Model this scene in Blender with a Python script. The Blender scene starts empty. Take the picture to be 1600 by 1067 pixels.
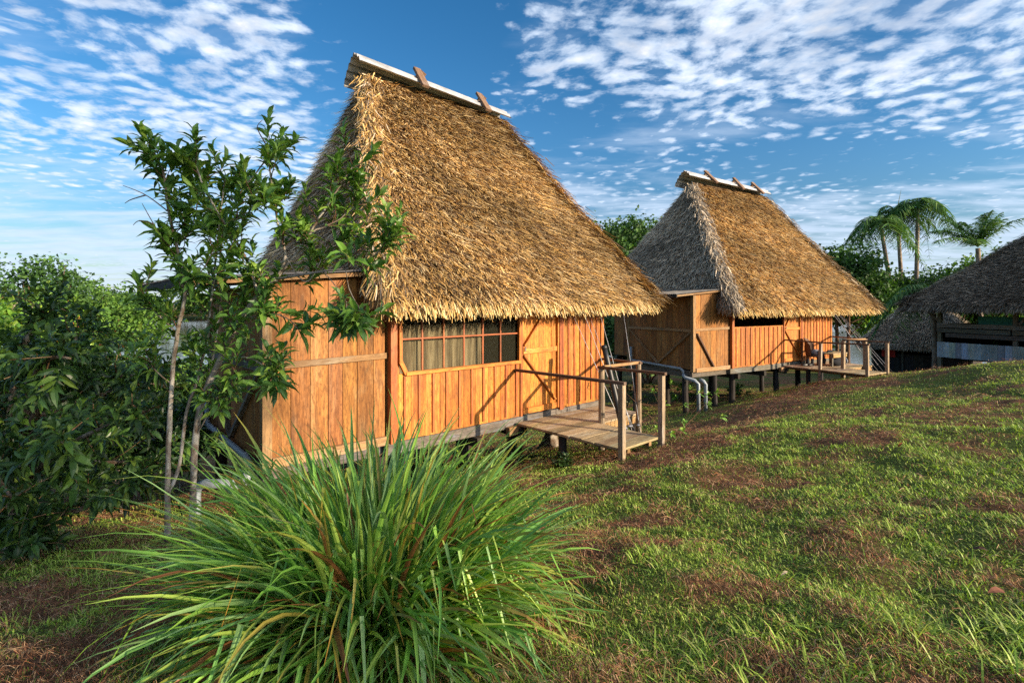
import bpy, math, random
import numpy as np
from mathutils import Vector, Matrix

R = math.radians
rng = np.random.default_rng(7)
random.seed(7)
scene = bpy.context.scene
col = scene.collection

# ------------------------------------------------------------------ camera
CZ = 2.12
cam_d = bpy.data.cameras.new("camera")
cam = bpy.data.objects.new("camera", cam_d)
col.objects.link(cam)
cam.location = (0, 0, CZ)
cam.rotation_euler = (R(90), 0, 0)
cam_d.sensor_width = 36
cam_d.lens = 18.0
cam_d.shift_y = -58.5 / 1600
cam_d.clip_start = 0.05
cam_d.clip_end = 6000
scene.camera = cam

# ------------------------------------------------------------------ light
SUN_EL, SUN_AZ = R(16.0), R(-28.0)            # azimuth measured from +X towards +Y
to_sun = Vector((math.cos(SUN_EL) * math.cos(SUN_AZ), math.cos(SUN_EL) * math.sin(SUN_AZ), math.sin(SUN_EL)))
sd = bpy.data.lights.new("sun", 'SUN')
sd.energy = 5.0
sd.angle = R(0.8)
sd.color = (1.0, 0.80, 0.56)
sun = bpy.data.objects.new("sun", sd)
col.objects.link(sun)
sun.rotation_euler = to_sun.to_track_quat('Z', 'Y').to_euler()

scene.view_settings.view_transform = 'Standard'
scene.view_settings.look = 'None'
scene.view_settings.exposure = 1.08
scene.view_settings.gamma = 1
scene.view_settings.use_curve_mapping = False
scene.cycles.max_bounces = 8
scene.cycles.use_denoising = False
scene.cycles.transparent_max_bounces = 8
scene.cycles.diffuse_bounces = 3
scene.cycles.caustics_reflective = False
scene.cycles.caustics_refractive = False


class NT:
    """small node-tree helper"""
    def __init__(self, tree):
        self.t = tree
        tree.nodes.clear()
        self.n = 0
    def node(self, kind, **kw):
        nd = self.t.nodes.new(kind)
        nd.location = (self.n * 180 % 3600, -(self.n // 20) * 300)
        self.n += 1
        for k, v in kw.items():
            setattr(nd, k, v)
        return nd
    def link(self, a, b):
        self.t.links.new(a, b)
    def setin(self, sock, v):
        if v is None:
            return
        if isinstance(v, bpy.types.NodeSocket):
            self.link(v, sock)
        else:
            if hasattr(sock, 'default_value'):
                try:
                    sock.default_value = v
                except Exception:
                    sock.default_value = (*v, 1.0)
    def math(self, op, a, b=None, c=None, clamp=False):
        nd = self.node('ShaderNodeMath', operation=op)
        nd.use_clamp = clamp
        self.setin(nd.inputs[0], a)
        if b is not None: self.setin(nd.inputs[1], b)
        if c is not None: self.setin(nd.inputs[2], c)
        return nd.outputs[0]
    def smooth(self, x, lo, hi, a=0.0, b=1.0):
        nd = self.node('ShaderNodeMapRange', interpolation_type='SMOOTHSTEP')
        self.setin(nd.inputs['Value'], x)
        nd.inputs['From Min'].default_value = lo
        nd.inputs['From Max'].default_value = hi
        nd.inputs['To Min'].default_value = a
        nd.inputs['To Max'].default_value = b
        return nd.outputs['Result']
    def vmul(self, v, s):
        nd = self.node('ShaderNodeVectorMath', operation='MULTIPLY')
        self.setin(nd.inputs[0], v)
        nd.inputs[1].default_value = s
        return nd.outputs[0]
    def vadd(self, v, w):
        nd = self.node('ShaderNodeVectorMath', operation='ADD')
        self.setin(nd.inputs[0], v)
        self.setin(nd.inputs[1], w)
        return nd.outputs[0]
    def noise(self, vec, scale=1.0, detail=4.0, rough=0.5, dist=0.0, out='Fac'):
        nd = self.node('ShaderNodeTexNoise')
        self.setin(nd.inputs['Vector'], vec)
        nd.inputs['Scale'].default_value = scale
        nd.inputs['Detail'].default_value = detail
        nd.inputs['Roughness'].default_value = rough
        nd.inputs['Distortion'].default_value = dist
        return nd.outputs[out]
    def mix(self, fac, a, b, mode='MIX'):
        nd = self.node('ShaderNodeMix', data_type='RGBA', blend_type=mode)
        self.setin(nd.inputs[0], fac)
        self.setin(nd.inputs[6], (*a, 1) if isinstance(a, tuple) and len(a) == 3 else a)
        self.setin(nd.inputs[7], (*b, 1) if isinstance(b, tuple) and len(b) == 3 else b)
        return nd.outputs[2]
    def attr(self, name, out='Color'):
        nd = self.node('ShaderNodeAttribute')
        nd.attribute_name = name
        return nd.outputs[out]
    def bump(self, h, strength=0.3, dist=0.01):
        nd = self.node('ShaderNodeBump')
        nd.inputs['Strength'].default_value = strength
        nd.inputs['Distance'].default_value = dist
        self.setin(nd.inputs['Height'], h)
        return nd.outputs[0]


# ------------------------------------------------------------------ sky with clouds
world = bpy.data.worlds.new("World")
scene.world = world
world.use_nodes = True
w = NT(world.node_tree)
sky = w.node('ShaderNodeTexSky', sky_type='NISHITA')
sky.sun_disc = False
sky.sun_elevation = SUN_EL
sky.sun_rotation = R(90) - SUN_AZ
sky.altitude = 200
sky.air_density = 1.0
sky.dust_density = 0.4
sky.ozone_density = 2.5
hs = w.node('ShaderNodeHueSaturation')
hs.inputs['Saturation'].default_value = 1.32
hs.inputs['Value'].default_value = 0.95
w.link(sky.outputs[0], hs.inputs['Color'])
tc = w.node('ShaderNodeTexCoord')
sep = w.node('ShaderNodeSeparateXYZ')
w.link(tc.outputs['Generated'], sep.inputs[0])
zc = w.math('ADD', w.math('MAXIMUM', sep.outputs[2], 0.0), 0.055)
px = w.math('DIVIDE', sep.outputs[0], zc)
py = w.math('DIVIDE', sep.outputs[1], zc)
cmb = w.node('ShaderNodeCombineXYZ')
w.link(px, cmb.inputs[0]); w.link(py, cmb.inputs[1])
P = cmb.outputs[0]
# angular coordinates of the cloud field: tangent of azimuth and elevation round +Y
ysafe = w.math('MAXIMUM', sep.outputs[1], 0.08)
azi = w.math('DIVIDE', sep.outputs[0], ysafe)
ele = w.math('DIVIDE', sep.outputs[2], ysafe)

def blob(cx, cy, sx, sy):
    """soft elliptical region of the sky round a direction"""
    a = w.math('MULTIPLY', w.math('SUBTRACT', azi, cx), 1 / sx)
    b = w.math('MULTIPLY', w.math('SUBTRACT', ele, cy), 1 / sy)
    d = w.math('SQRT', w.math('ADD', w.math('MULTIPLY', a, a), w.math('MULTIPLY', b, b)))
    return w.smooth(d, 1.35, 0.35, 0.0, 1.0)

warp = w.noise(P, 1.3, 3, 0.5, out='Color')
Pw = w.vadd(P, w.vmul(warp, (0.28, 0.28, 0)))
puff = w.noise(Pw, 9.5, 7.0, 0.60, 0.05)
vor = w.node('ShaderNodeTexVoronoi', feature='SMOOTH_F1')
w.link(Pw, vor.inputs['Vector'])
vor.inputs['Scale'].default_value = 11.5
vor.inputs['Smoothness'].default_value = 0.5
cell = w.math('SUBTRACT', 0.62, vor.outputs['Distance'])
body = w.math('ADD', w.math('MULTIPLY', puff, 0.85), w.math('MULTIPLY', cell, 0.34))
region = w.noise(P, 0.75, 4, 0.55)
streak = w.noise(w.vmul(Pw, (0.55, 1.3, 1)), 1.6, 7, 0.6)
cover = w.math('MULTIPLY', w.math('SUBTRACT', region, 0.5), 0.42)
gap = blob(-0.20, 0.53, 0.21, 0.30)
gap = w.math('MAXIMUM', gap, w.math('MULTIPLY', blob(0.10, 0.36, 0.16, 0.10), 0.35))
gap2 = blob(0.68, 0.285, 0.34, 0.055)
gap3 = blob(-0.85, 0.155, 0.30, 0.06)
dense = blob(-0.60, 0.42, 0.46, 0.22)
dense2 = blob(0.62, 0.52, 0.62, 0.20)
low = w.smooth(ele, 0.26, 0.10, 0.0, 1.0)
c = w.math('ADD', body, cover)
c = w.math('ADD', c, w.math('MULTIPLY', dense, 0.13))
c = w.math('ADD', c, w.math('MULTIPLY', dense2, 0.15))
c = w.math('SUBTRACT', c, w.math('MULTIPLY', gap, 0.34))
c = w.math('SUBTRACT', c, w.math('MULTIPLY', gap2, 0.16))
c = w.math('SUBTRACT', c, w.math('MULTIPLY', gap3, 0.12))
alpha = w.math('MULTIPLY', w.smooth(c, 0.425, 0.66, 0.0, 1.0), w.smooth(w.noise(P, 2.2, 4, 0.6), 0.30, 0.62, 0.55, 0.97))
veil = w.smooth(w.math('SUBTRACT', w.math('ADD', streak, w.math('MULTIPLY', low, 0.17)),
                       w.math('ADD', w.math('MULTIPLY', gap, 0.30), w.math('MULTIPLY', gap2, 0.16))), 0.43, 0.74, 0.0, 0.85)
veil = w.math('MULTIPLY', veil, w.smooth(ele, 0.20, 0.42, 1.0, 0.35))
alpha2 = w.math('MAXIMUM', alpha, veil)
haze_low = w.smooth(ele, 0.14, -0.01, 0.0, 0.30)
alpha3 = w.math('MAXIMUM', alpha2, haze_low)
# thick parts of the clouds are greyer underneath
thick = w.smooth(w.noise(Pw, 4.0, 6, 0.65), 0.38, 0.64)
thick = w.math('MULTIPLY', thick, w.smooth(ele, 0.30, 0.55, 0.35, 1.0))
core = w.smooth(c, 0.55, 0.95)
ccol = w.mix(core, (4.2, 5.1, 6.4), (7.8, 7.6, 7.3))
ccol = w.mix(w.math('MULTIPLY', thick, 0.62), ccol, (2.9, 3.5, 4.6))
# sky dimmed low down, plus unseen sunward brightness added as foreground fill
dim = w.smooth(ele, 0.0, 0.35, 0.58, 1.0)
cbd = w.node('ShaderNodeCombineColor')
for i in range(3): w.link(dim, cbd.inputs[i])
skyc = w.mix(1.0, hs.outputs[0], cbd.outputs[0], 'MULTIPLY')
fin0 = w.mix(alpha3, skyc, ccol)
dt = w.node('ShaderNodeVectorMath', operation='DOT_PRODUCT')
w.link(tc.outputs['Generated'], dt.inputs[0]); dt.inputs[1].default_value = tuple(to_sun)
fill_glow = w.smooth(dt.outputs['Value'], 0.35, 1.0, 0.0, 1.0)
fill_glow = w.math('MULTIPLY', fill_glow, w.smooth(sep.outputs[2], -0.02, 0.08))
gl = w.mix(fill_glow, (0, 0, 0), (8.0, 7.3, 6.2))
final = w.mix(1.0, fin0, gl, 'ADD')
bg = w.node('ShaderNodeBackground')
bg.inputs['Strength'].default_value = 0.085
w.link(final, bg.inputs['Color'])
wo = w.node('ShaderNodeOutputWorld')
w.link(bg.outputs[0], wo.inputs[0])

# ------------------------------------------------------------------ mesh helpers
def unit(v):
    v = np.asarray(v, float)
    n = np.linalg.norm(v, axis=-1, keepdims=True)
    return v / np.maximum(n, 1e-9)


class MB:
    """collects quads; every vertex carries a colour and a grain coordinate"""
    def __init__(self):
        self.v, self.f, self.c, self.g, self.m = [], [], [], [], []
        self.nv = 0
    def add(self, v, f, c=(1, 1, 1), g=None, m=0):
        v = np.asarray(v, float).reshape(-1, 3)
        f = np.asarray(f, int).reshape(-1, 4)
        c = np.asarray(c, float)
        if c.ndim == 1:
            c = np.tile(c, (len(v), 1))
        self.v.append(v); self.f.append(f + self.nv); self.c.append(c)
        self.g.append(v if g is None else np.asarray(g, float))
        self.m.append(np.full(len(f), m))
        self.nv += len(v)
        return self
    def box(self, p0, p1, tone=None, rot=None, at=None, m=0):
        """axis-aligned box; the grain runs along its longest side"""
        p0, p1 = np.array(p0, float), np.array(p1, float)
        lo, hi = np.minimum(p0, p1), np.maximum(p0, p1)
        cv = np.array([[x, y, z] for x in (lo[0], hi[0]) for y in (lo[1], hi[1]) for z in (lo[2], hi[2])])
        f = [[0, 1, 3, 2], [4, 6, 7, 5], [0, 4, 5, 1], [2, 3, 7, 6], [0, 2, 6, 4], [1, 5, 7, 3]]
        ax = int(np.argmax(hi - lo))
        order = [i for i in range(3) if i != ax] + [ax]
        g = cv[:, order] + rng.uniform(0, 40, 3)
        v = cv
        if rot is not None:
            v = (v - np.array(at)) @ np.array(rot).T + np.array(at)
        t = rng.uniform(0.66, 1.20) if tone is None else tone
        tc_ = np.array([t, t * rng.uniform(0.96, 1.10), t * rng.uniform(0.85, 1.15)]) if np.isscalar(t) else np.array(t)
        return self.add(v, f, tc_, g, m)
    def beam(self, a, b, w_, h_, tone=None, up=(0, 0, 1), m=0):
        """square bar between two points: w_ across, h_ along up"""
        a, b = np.array(a, float), np.array(b, float)
        d = unit(b - a)
        s = np.cross(d, up)
        if np.linalg.norm(s) < 1e-4:
            s = np.array([1., 0, 0])
        s = unit(s); u = unit(np.cross(s, d))
        L = np.linalg.norm(b - a)
        vs, gs = [], []
        for t in (0, 1):
            for (i, j) in ((-1, -1), (1, -1), (1, 1), (-1, 1)):
                vs.append(a + d * L * t + s * i * w_ / 2 + u * j * h_ / 2)
                gs.append((i * w_ / 2, j * h_ / 2, L * t))
        f = [[0, 3, 2, 1], [4, 5, 6, 7], [0, 1, 5, 4], [1, 2, 6, 5], [2, 3, 7, 6], [3, 0, 4, 7]]
        t = rng.uniform(0.78, 1.15) if tone is None else tone
        tc_ = np.array([t, t, t]) if np.isscalar(t) else np.array(t)
        return self.add(vs, f, tc_, np.array(gs) + rng.uniform(0, 40, 3), m)
    def tube(self, pts, rad, seg=8, tone=(1, 1, 1), wob=0.0, cap=True, m=0):
        pts = np.array(pts, float)
        n = len(pts)
        rad = np.full(n, rad) if np.isscalar(rad) else np.array(rad, float)
        d = unit(np.gradient(pts, axis=0))
        ref = np.array([0.3, 0.2, 1.0]) if abs(d[0][2]) < 0.9 else np.array([1.0, 0.1, 0.0])
        s = unit(np.cross(d, ref)); u = np.cross(d, s)
        a = np.linspace(0, 2 * np.pi, seg, endpoint=False)
        ph = rng.uniform(0, 6.28, 3)
        rr = rad[:, None] * (1 + wob * np.sin(2 * a[None] + ph[0] + np.arange(n)[:, None] * 1.3) + wob * np.sin(3 * a[None] + ph[1] - np.arange(n)[:, None] * .9))
        ring = pts[:, None] + rr[..., None] * (np.cos(a)[None, :, None] * s[:, None] + np.sin(a)[None, :, None] * u[:, None])
        L = np.concatenate([[0], np.cumsum(np.linalg.norm(np.diff(pts, axis=0), axis=1))])
        g = np.stack([rr * np.cos(a), rr * np.sin(a), np.tile(L[:, None], (1, seg))], -1).reshape(-1, 3) + rng.uniform(0, 40, 3)
        f = []
        for i in range(n - 1):
            for j in range(seg):
                k = (j + 1) % seg
                f.append([i * seg + j, i * seg + k, (i + 1) * seg + k, (i + 1) * seg + j])
        V = ring.reshape(-1, 3)
        if cap:
            for (base, rev) in ((0, True), ((n - 1) * seg, False)):
                for j in range(1, seg - 2, 2):
                    q = [base, base + j, base + j + 1, base + j + 2]
                    f.append(q[::-1] if rev else q)
                if seg % 2:
                    pass
        return self.add(V, f, tone, g, m)
    def ribbon(self, P_, S, W, C, N=None, fold=0.0, m=0):
        """P_ (n,k,3) centre lines, S side vectors, W (n,k) half widths, C (n,3)|(n,k,3); N with fold gives a V section"""
        P_ = np.asarray(P_, float); n, k, _ = P_.shape
        S = np.broadcast_to(S if np.ndim(S) == 3 else np.asarray(S)[:, None], P_.shape)
        W = np.broadcast_to(W, (n, k))
        C = np.broadcast_to(C if np.ndim(C) == 3 else np.asarray(C)[:, None], (n, k, 3))
        if N is None:
            cols_ = [P_ - S * W[..., None], P_ + S * W[..., None]]
        else:
            N = np.broadcast_to(N if np.ndim(N) == 3 else np.asarray(N)[:, None], P_.shape)
            lift = N * (W * fold)[..., None]
            cols_ = [P_ - S * W[..., None] + lift, P_, P_ + S * W[..., None] + lift]
        nc = len(cols_)
        V = np.stack(cols_, 2).reshape(-1, 3)
        CC = np.repeat(C[:, :, None], nc, 2).reshape(-1, 3)
        base = (np.arange(n) * k * nc)[:, None, None]
        i = (np.arange(k - 1) * nc)[None, :, None]
        j = np.arange(nc - 1)[None, None, :]
        a = base + i + j
        f = np.stack([a, a + 1, a + nc + 1, a + nc], -1).reshape(-1, 4)
        return self.add(V, f, CC, None, m)
    def build(self, name, mats, parent=None, smooth=False):
        V = np.concatenate(self.v).astype(np.float32); F = np.concatenate(self.f).astype(np.int32)
        C = np.concatenate(self.c).astype(np.float32); G = np.concatenate(self.g).astype(np.float32)
        M = np.concatenate(self.m).astype(np.int32)
        me = bpy.data.meshes.new(name)
        me.vertices.add(len(V)); me.vertices.foreach_set('co', V.ravel())
        me.loops.add(len(F) * 4); me.loops.foreach_set('vertex_index', F.ravel())
        me.polygons.add(len(F))
        me.polygons.foreach_set('loop_start', np.arange(len(F), dtype=np.int32) * 4)
        me.polygons.foreach_set('material_index', M)
        me.polygons.foreach_set('use_smooth', np.full(len(F), smooth))
        ca = me.attributes.new('Col', 'FLOAT_COLOR', 'POINT')
        ca.data.foreach_set('color', np.concatenate([C, np.ones((len(C), 1), np.float32)], 1).ravel())
        ga = me.attributes.new('gc', 'FLOAT_VECTOR', 'POINT')
        ga.data.foreach_set('vector', G.ravel())
        me.update(calc_edges=True)
        if not isinstance(mats, (list, tuple)):
            mats = [mats]
        for mm in mats:
            me.materials.append(mm)
        o = bpy.data.objects.new(name, me)
        col.objects.link(o)
        if parent is not None:
            o.parent = parent
        return o


def tag(o, label=None, cat=None, group=None, kind=None):
    if label: o['label'] = label
    if cat: o['category'] = cat
    if group: o['group'] = group
    if kind: o['kind'] = kind
    return o

def thing(name, label, cat, loc=(0, 0, 0), rz=0.0, group=None):
    o = bpy.data.objects.new(name, None)
    o.empty_display_size = 0.3
    col.objects.link(o)
    o.location = loc; o.rotation_euler = (0, 0, rz)
    return tag(o, label, cat, group)

def copy_tree(o, parent=None):
    c_ = o.copy(); col.objects.link(c_)
    if parent is not None:
        c_.parent = parent
    for ch in list(o.children):
        copy_tree(ch, c_)
    return c_

def at(x, y, Y):
    """world point at depth Y seen at pixel x, y of the 1600 px photograph"""
    return np.array([(x - 800) / 800 * Y, Y, CZ - (y - 475) / 800 * Y])

# smooth value noise for scattering
_perm = np.random.default_rng(3).random((256, 256))
def vnoise(x, y):
    x, y = np.asarray(x, float), np.asarray(y, float)
    xi, yi = np.floor(x).astype(int), np.floor(y).astype(int)
    fx, fy = x - xi, y - yi
    fx = fx * fx * (3 - 2 * fx); fy = fy * fy * (3 - 2 * fy)
    g = lambda a, b: _perm[a & 255, b & 255]
    return (g(xi, yi) * (1 - fx) + g(xi + 1, yi) * fx) * (1 - fy) + (g(xi, yi + 1) * (1 - fx) + g(xi + 1, yi + 1) * fx) * fy
def fbm(x, y, o=4):
    s, a, t = 0, 1.0, 0
    for i in range(o):
        s = s + a * vnoise(x * 2 ** i + 17 * i, y * 2 ** i + 31 * i); t += a; a *= 0.5
    return s / t

# ------------------------------------------------------------------ materials
def principled(name, rough=0.8, spec=0.3):
    m = bpy.data.materials.new(name)
    m.use_nodes = True
    n = NT(m.node_tree)
    b = n.node('ShaderNodeBsdfPrincipled')
    b.inputs['Roughness'].default_value = rough
    b.inputs['Specular IOR Level'].default_value = spec
    o = n.node('ShaderNodeOutputMaterial')
    n.link(b.outputs[0], o.inputs[0])
    return m, n, b, o

def wood(name, light, dark, rough=0.7, stain=(0.10, 0.07, 0.05), stain_amt=0.3, spec=0.25, bump=0.5, bleach=0.38, mott=0.72):
    m, n, b, o = principled(name, rough, spec)
    gc = n.attr('gc', 'Vector')
    g1 = n.noise(n.vmul(gc, (12, 12, 1.0)), 1, 7, 0.65, 1.6)
    g2 = n.noise(n.vmul(gc, (70, 70, 3.0)), 1, 3, 0.6)
    g3 = n.noise(n.vmul(gc, (2.6, 2.6, 1.1)), 1, 5, 0.62)
    mixf = n.math('ADD', n.math('MULTIPLY', n.smooth(g1, 0.32, 0.68), 0.65), n.math('MULTIPLY', n.smooth(g2, 0.3, 0.7), 0.35))
    c1 = n.mix(mixf, dark, light)
    c2 = n.mix(n.math('MULTIPLY', n.smooth(g3, 0.50, 0.72), stain_amt), c1, stain)
    g4 = n.noise(n.vmul(gc, (5, 5, 0.9)), 1, 6, 0.7, 0.8)
    c2 = n.mix(n.math('MULTIPLY', n.smooth(g4, 0.48, 0.70), bleach), c2, tuple(min(1, x * k_ + .03) for x, k_ in zip(light, (.9, 1.35, 2.2))))
    # a few knots
    vk = n.node('ShaderNodeTexVoronoi')
    n.link(n.vmul(gc, (3.5, 3.5, 1.3)), vk.inputs['Vector'])
    kn = n.smooth(vk.outputs['Distance'], 0.09, 0.03)
    c3 = n.mix(n.math('MULTIPLY', kn, 0.6), c2, stain)
    g5 = n.noise(n.vmul(gc, (34, 34, 9)), 1, 6, 0.7, 0.6)
    c3 = n.mix(n.math('MULTIPLY', n.smooth(g5, 0.44, 0.66), mott), c3, tuple(x * .5 + y * .3 for x, y in zip(dark, stain)))
    c4 = n.mix(1.0, c3, n.attr('Col'), 'MULTIPLY')
    n.link(c4, b.inputs['Base Color'])
    n.link(n.bump(n.math('ADD', g2, g1), bump, 0.006), b.inputs['Normal'])
    return m

M = {}
M['orange'] = wood('varnished_planks', (0.66, 0.245, 0.038), (0.27, 0.070, 0.010), 0.5, (0.14, 0.04, 0.012), 0.65, 0.3, 0.25)
M['worn'] = wood('worn_planks', (0.44, 0.190, 0.055), (0.17, 0.062, 0.018), 0.75, (0.07, 0.04, 0.025), 0.75)
M['red'] = wood('red_trim', (0.46, 0.13, 0.03), (0.26, 0.06, 0.015), 0.5, (0.1, 0.03, 0.012), 0.4, 0.35)
M['pale'] = wood('pale_timber', (0.42, 0.25, 0.115), (0.22, 0.12, 0.055), 0.8, (0.13, 0.09, 0.06), 0.5)
M['deck'] = wood('deck_boards', (0.50, 0.385, 0.24), (0.27, 0.19, 0.11), 0.8, (0.10, 0.06, 0.04), 0.6)
M['grey'] = wood('grey_timber', (0.22, 0.19, 0.15), (0.09, 0.075, 0.06), 0.9, (0.04, 0.035, 0.03), 0.5)
M['dark'] = wood('tarred_timber', (0.055, 0.045, 0.038), (0.02, 0.017, 0.015), 0.85, (0.01, 0.01, 0.01), 0.4)
M['brownrail'] = wood('brown_rail', (0.17, 0.095, 0.055), (0.08, 0.045, 0.028), 0.7, (0.05, 0.03, 0.02), 0.5)
M['whitewood'] = wood('bluish_white_planks', (0.42, 0.47, 0.50), (0.28, 0.31, 0.33), 0.8, (0.13, 0.13, 0.13), 0.6)

def coloured(name, rough=0.75, spec=0.2, transl=0.0, noise_amt=0.25, noise_scale=8.0, sheen=0.0):
    """takes its colour from the Col attribute"""
    m, n, b, o = principled(name, rough, spec)
    cc = n.attr('Col')
    tcn = n.node('ShaderNodeTexCoord')
    nz = n.noise(tcn.outputs['Object'], noise_scale, 4, 0.6)
    f = n.smooth(nz, 0.25, 0.75, 1.0 - noise_amt, 1.0 + noise_amt)
    cb = n.node('ShaderNodeCombineColor')
    for i in range(3): n.link(f, cb.inputs[i])
    c2 = n.mix(1.0, cc, cb.outputs[0], 'MULTIPLY')
    n.link(c2, b.inputs['Base Color'])
    if transl > 0:
        tr = n.node('ShaderNodeBsdfTranslucent')
        c3 = n.mix(1.0, c2, (1.25, 1.35, 0.5), 'MULTIPLY')
        n.link(c3, tr.inputs['Color'])
        mx = n.node('ShaderNodeMixShader')
        mx.inputs[0].default_value = transl
        n.link(b.outputs[0], mx.inputs[1]); n.link(tr.outputs[0], mx.inputs[2])
        n.link(mx.outputs[0], o.inputs[0])
    return m

M['thatch'] = coloured('palm_thatch', 0.75, 0.25, 0.0, 0.12, 3.0)
M['leaf'] = coloured('glossy_leaf', 0.38, 0.45, 0.22, 0.2, 6.0)
M['farleaf'] = coloured('crown_foliage', 0.6, 0.25, 0.25, 0.3, 0.35)
M['blade'] = coloured('long_blade', 0.42, 0.4, 0.28, 0.15, 5.0)
M['grass'] = coloured('short_grass', 0.5, 0.3, 0.25, 0.2, 2.0)
M['straw'] = coloured('dry_litter', 0.85, 0.15, 0.0, 0.2, 3.0)

def bark(name, a, b_, sc=14):
    m, n, b, o = principled(name, 0.85, 0.2)
    gc = n.attr('gc', 'Vector')
    f = n.noise(n.vmul(gc, (sc, sc, sc * .55)), 1, 5, 0.65)
    f2 = n.smooth(n.noise(n.vmul(gc, (5, 5, 4)), 1, 4, 0.5), 0.42, 0.6)
    n.link(n.mix(1.0, n.mix(n.math('MULTIPLY', n.smooth(f, 0.35, 0.6), n.math('ADD', n.math('MULTIPLY', f2, .6), .4)), b_, a), n.attr('Col'), 'MULTIPLY'), b.inputs['Base Color'])
    n.link(n.bump(f, 0.5, 0.01), b.inputs['Normal'])
    return m
M['bark'] = bark('mottled_bark', (0.46, 0.43, 0.38), (0.13, 0.085, 0.055))
M['twig'] = bark('brown_twig', (0.20, 0.12, 0.075), (0.09, 0.05, 0.03), 20)
M['palmtrunk'] = bark('palm_trunk', (0.34, 0.29, 0.23), (0.16, 0.12, 0.09), 3)

def plain(name, color, rough=0.5, metal=0.0, spec=0.4, nscale=12, namt=0.25):
    m, n, b, o = principled(name, rough, spec)
    tcn = n.node('ShaderNodeTexCoord')
    nz = n.smooth(n.noise(tcn.outputs['Object'], nscale, 5, 0.6), 0.3, 0.72)
    dk = tuple(x * (1 - namt) for x in color)
    n.link(n.mix(nz, dk, color), b.inputs['Base Color'])
    b.inputs['Metallic'].default_value = metal
    return m
M['zinc'] = plain('zinc_sheet', (0.60, 0.60, 0.60), 0.36, 0.45, 0.5, 3, 0.45)
M['old_zinc'] = plain('old_zinc_sheet', (0.17, 0.16, 0.15), 0.6, 0.3, 0.4, 4, 0.5)
M['pvc'] = plain('grey_pvc', (0.27, 0.32, 0.37), 0.45, 0.0, 0.5, 10, 0.25)
M['black'] = plain('black_rubber', (0.018, 0.018, 0.02), 0.45, 0.0, 0.4)
M['steel'] = plain('rod_metal', (0.35, 0.35, 0.36), 0.3, 0.8)
M['cork'] = plain('rod_blank', (0.10, 0.085, 0.07), 0.35)
M['cloth_dark'] = plain('dark_cloth', (0.02, 0.022, 0.03), 0.85, 0, 0.2, 20, 0.5)
M['cloth_grey'] = plain('grey_cloth', (0.30, 0.32, 0.36), 0.85, 0, 0.2, 18, 0.6)
M['red_cloth'] = plain('red_cloth', (0.50, 0.03, 0.02), 0.8)
M['green_net'] = plain('green_net', (0.03, 0.17, 0.12), 0.85)
M['rust'] = plain('woven_brown', (0.11, 0.055, 0.03), 0.7)

# curtain and fly screen
m, n, b, o = principled('beige_curtain', 0.9, 0.1)
tcn = n.node('ShaderNodeTexCoord')
nz = n.noise(n.vmul(tcn.outputs['Object'], (14, 3, 1.2)), 1, 4, 0.6, 0.5)
n.link(n.mix(n.smooth(nz, 0.35, 0.65), (0.13, 0.10, 0.065), (0.36, 0.30, 0.19)), b.inputs['Base Color'])
n.link(n.bump(nz, 0.6, 0.03), b.inputs['Normal'])
M['curtain'] = m
m, n, b, o = principled('window_pane', 0.15, 0.5)
b.inputs['Base Color'].default_value = (0.085, 0.085, 0.06, 1)
tr = n.node('ShaderNodeBsdfTransparent'); tr.inputs[0].default_value = (0.9, 0.9, 0.88, 1)
mx = n.node('ShaderNodeMixShader'); mx.inputs[0].default_value = 0.10
n.link(tr.outputs[0], mx.inputs[1]); n.link(b.outputs[0], mx.inputs[2]); n.link(mx.outputs[0], o.inputs[0])
M['pane'] = m

# ------------------------------------------------------------------ terrain
CTRL = np.array([
    (0, 0, .55), (0, -6, .8), (-6, -4, .1), (6, -3, 1.1), (2.5, 2.5, .50), (-2, 2.5, .28), (0, 2.6, .38), (4, 5, .42), (-0.8, 3.6, .20),
    (1.6, 7.8, -.28), (2.45, 8.6, -.27), (0, 9.8, -.91), (-.9, 9.25, -.95), (-1.5, 7.2, -.55), (-3.2, 7.2, -.85),
    (7.26, 17, -1.16), (9.7, 18.5, -1.03), (4.9, 16.6, -1.55), (10.3, 17.4, -.52), (11, 16, -.20),
    (12.5, 12.5, .70), (9.8, 12.5, .10), (7, 14, -.55), (4.6, 12, -.80), (3.2, 8.6, -.10), (6, 9, .15), (9, 8, .58),
    (-3, 4.6, -.02), (-5, 4, -.25), (-6, 6.4, -.75), (-9, 10, -1.8), (-14, 14, -3.0), (-12, 5, -1.6), (-6, 12, -1.9),
    (-2, 14, -1.8), (1, 17, -2.0), (0, 24, -2.4), (6, 22, -1.8), (12, 22, -1.6), (16, 21, -.75), (16.5, 17, 0.1), (20, 12, 1.0),
    (24, 30, -2.1), (30, 20, -.4), (25, 5, 1.9), (15, 3, 1.5), (10, 34, -2.6), (-25, 30, -5.2), (-28, 5, -3.6), (38, 38, -2.6), (-15, -8, -.6), (25, -8, 2.0)])
def _phi(d): return np.sqrt(d * d + 2.0)
_A = np.zeros((len(CTRL) + 3,) * 2)
_d = np.linalg.norm(CTRL[:, None, :2] - CTRL[None, :, :2], axis=-1)
_A[:len(CTRL), :len(CTRL)] = _phi(_d) - np.eye(len(CTRL)) * 0.12
_A[:len(CTRL), -3] = 1; _A[:len(CTRL), -2:] = CTRL[:, :2]
_A[-3, :len(CTRL)] = 1; _A[-2:, :len(CTRL)] = CTRL[:, :2].T
_w = np.linalg.solve(_A, np.concatenate([CTRL[:, 2], [0, 0, 0]]))
def sstep(x, a, b_):
    t = np.clip((x - a) / (b_ - a), 0, 1)
    return t * t * (3 - 2 * t)
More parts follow.
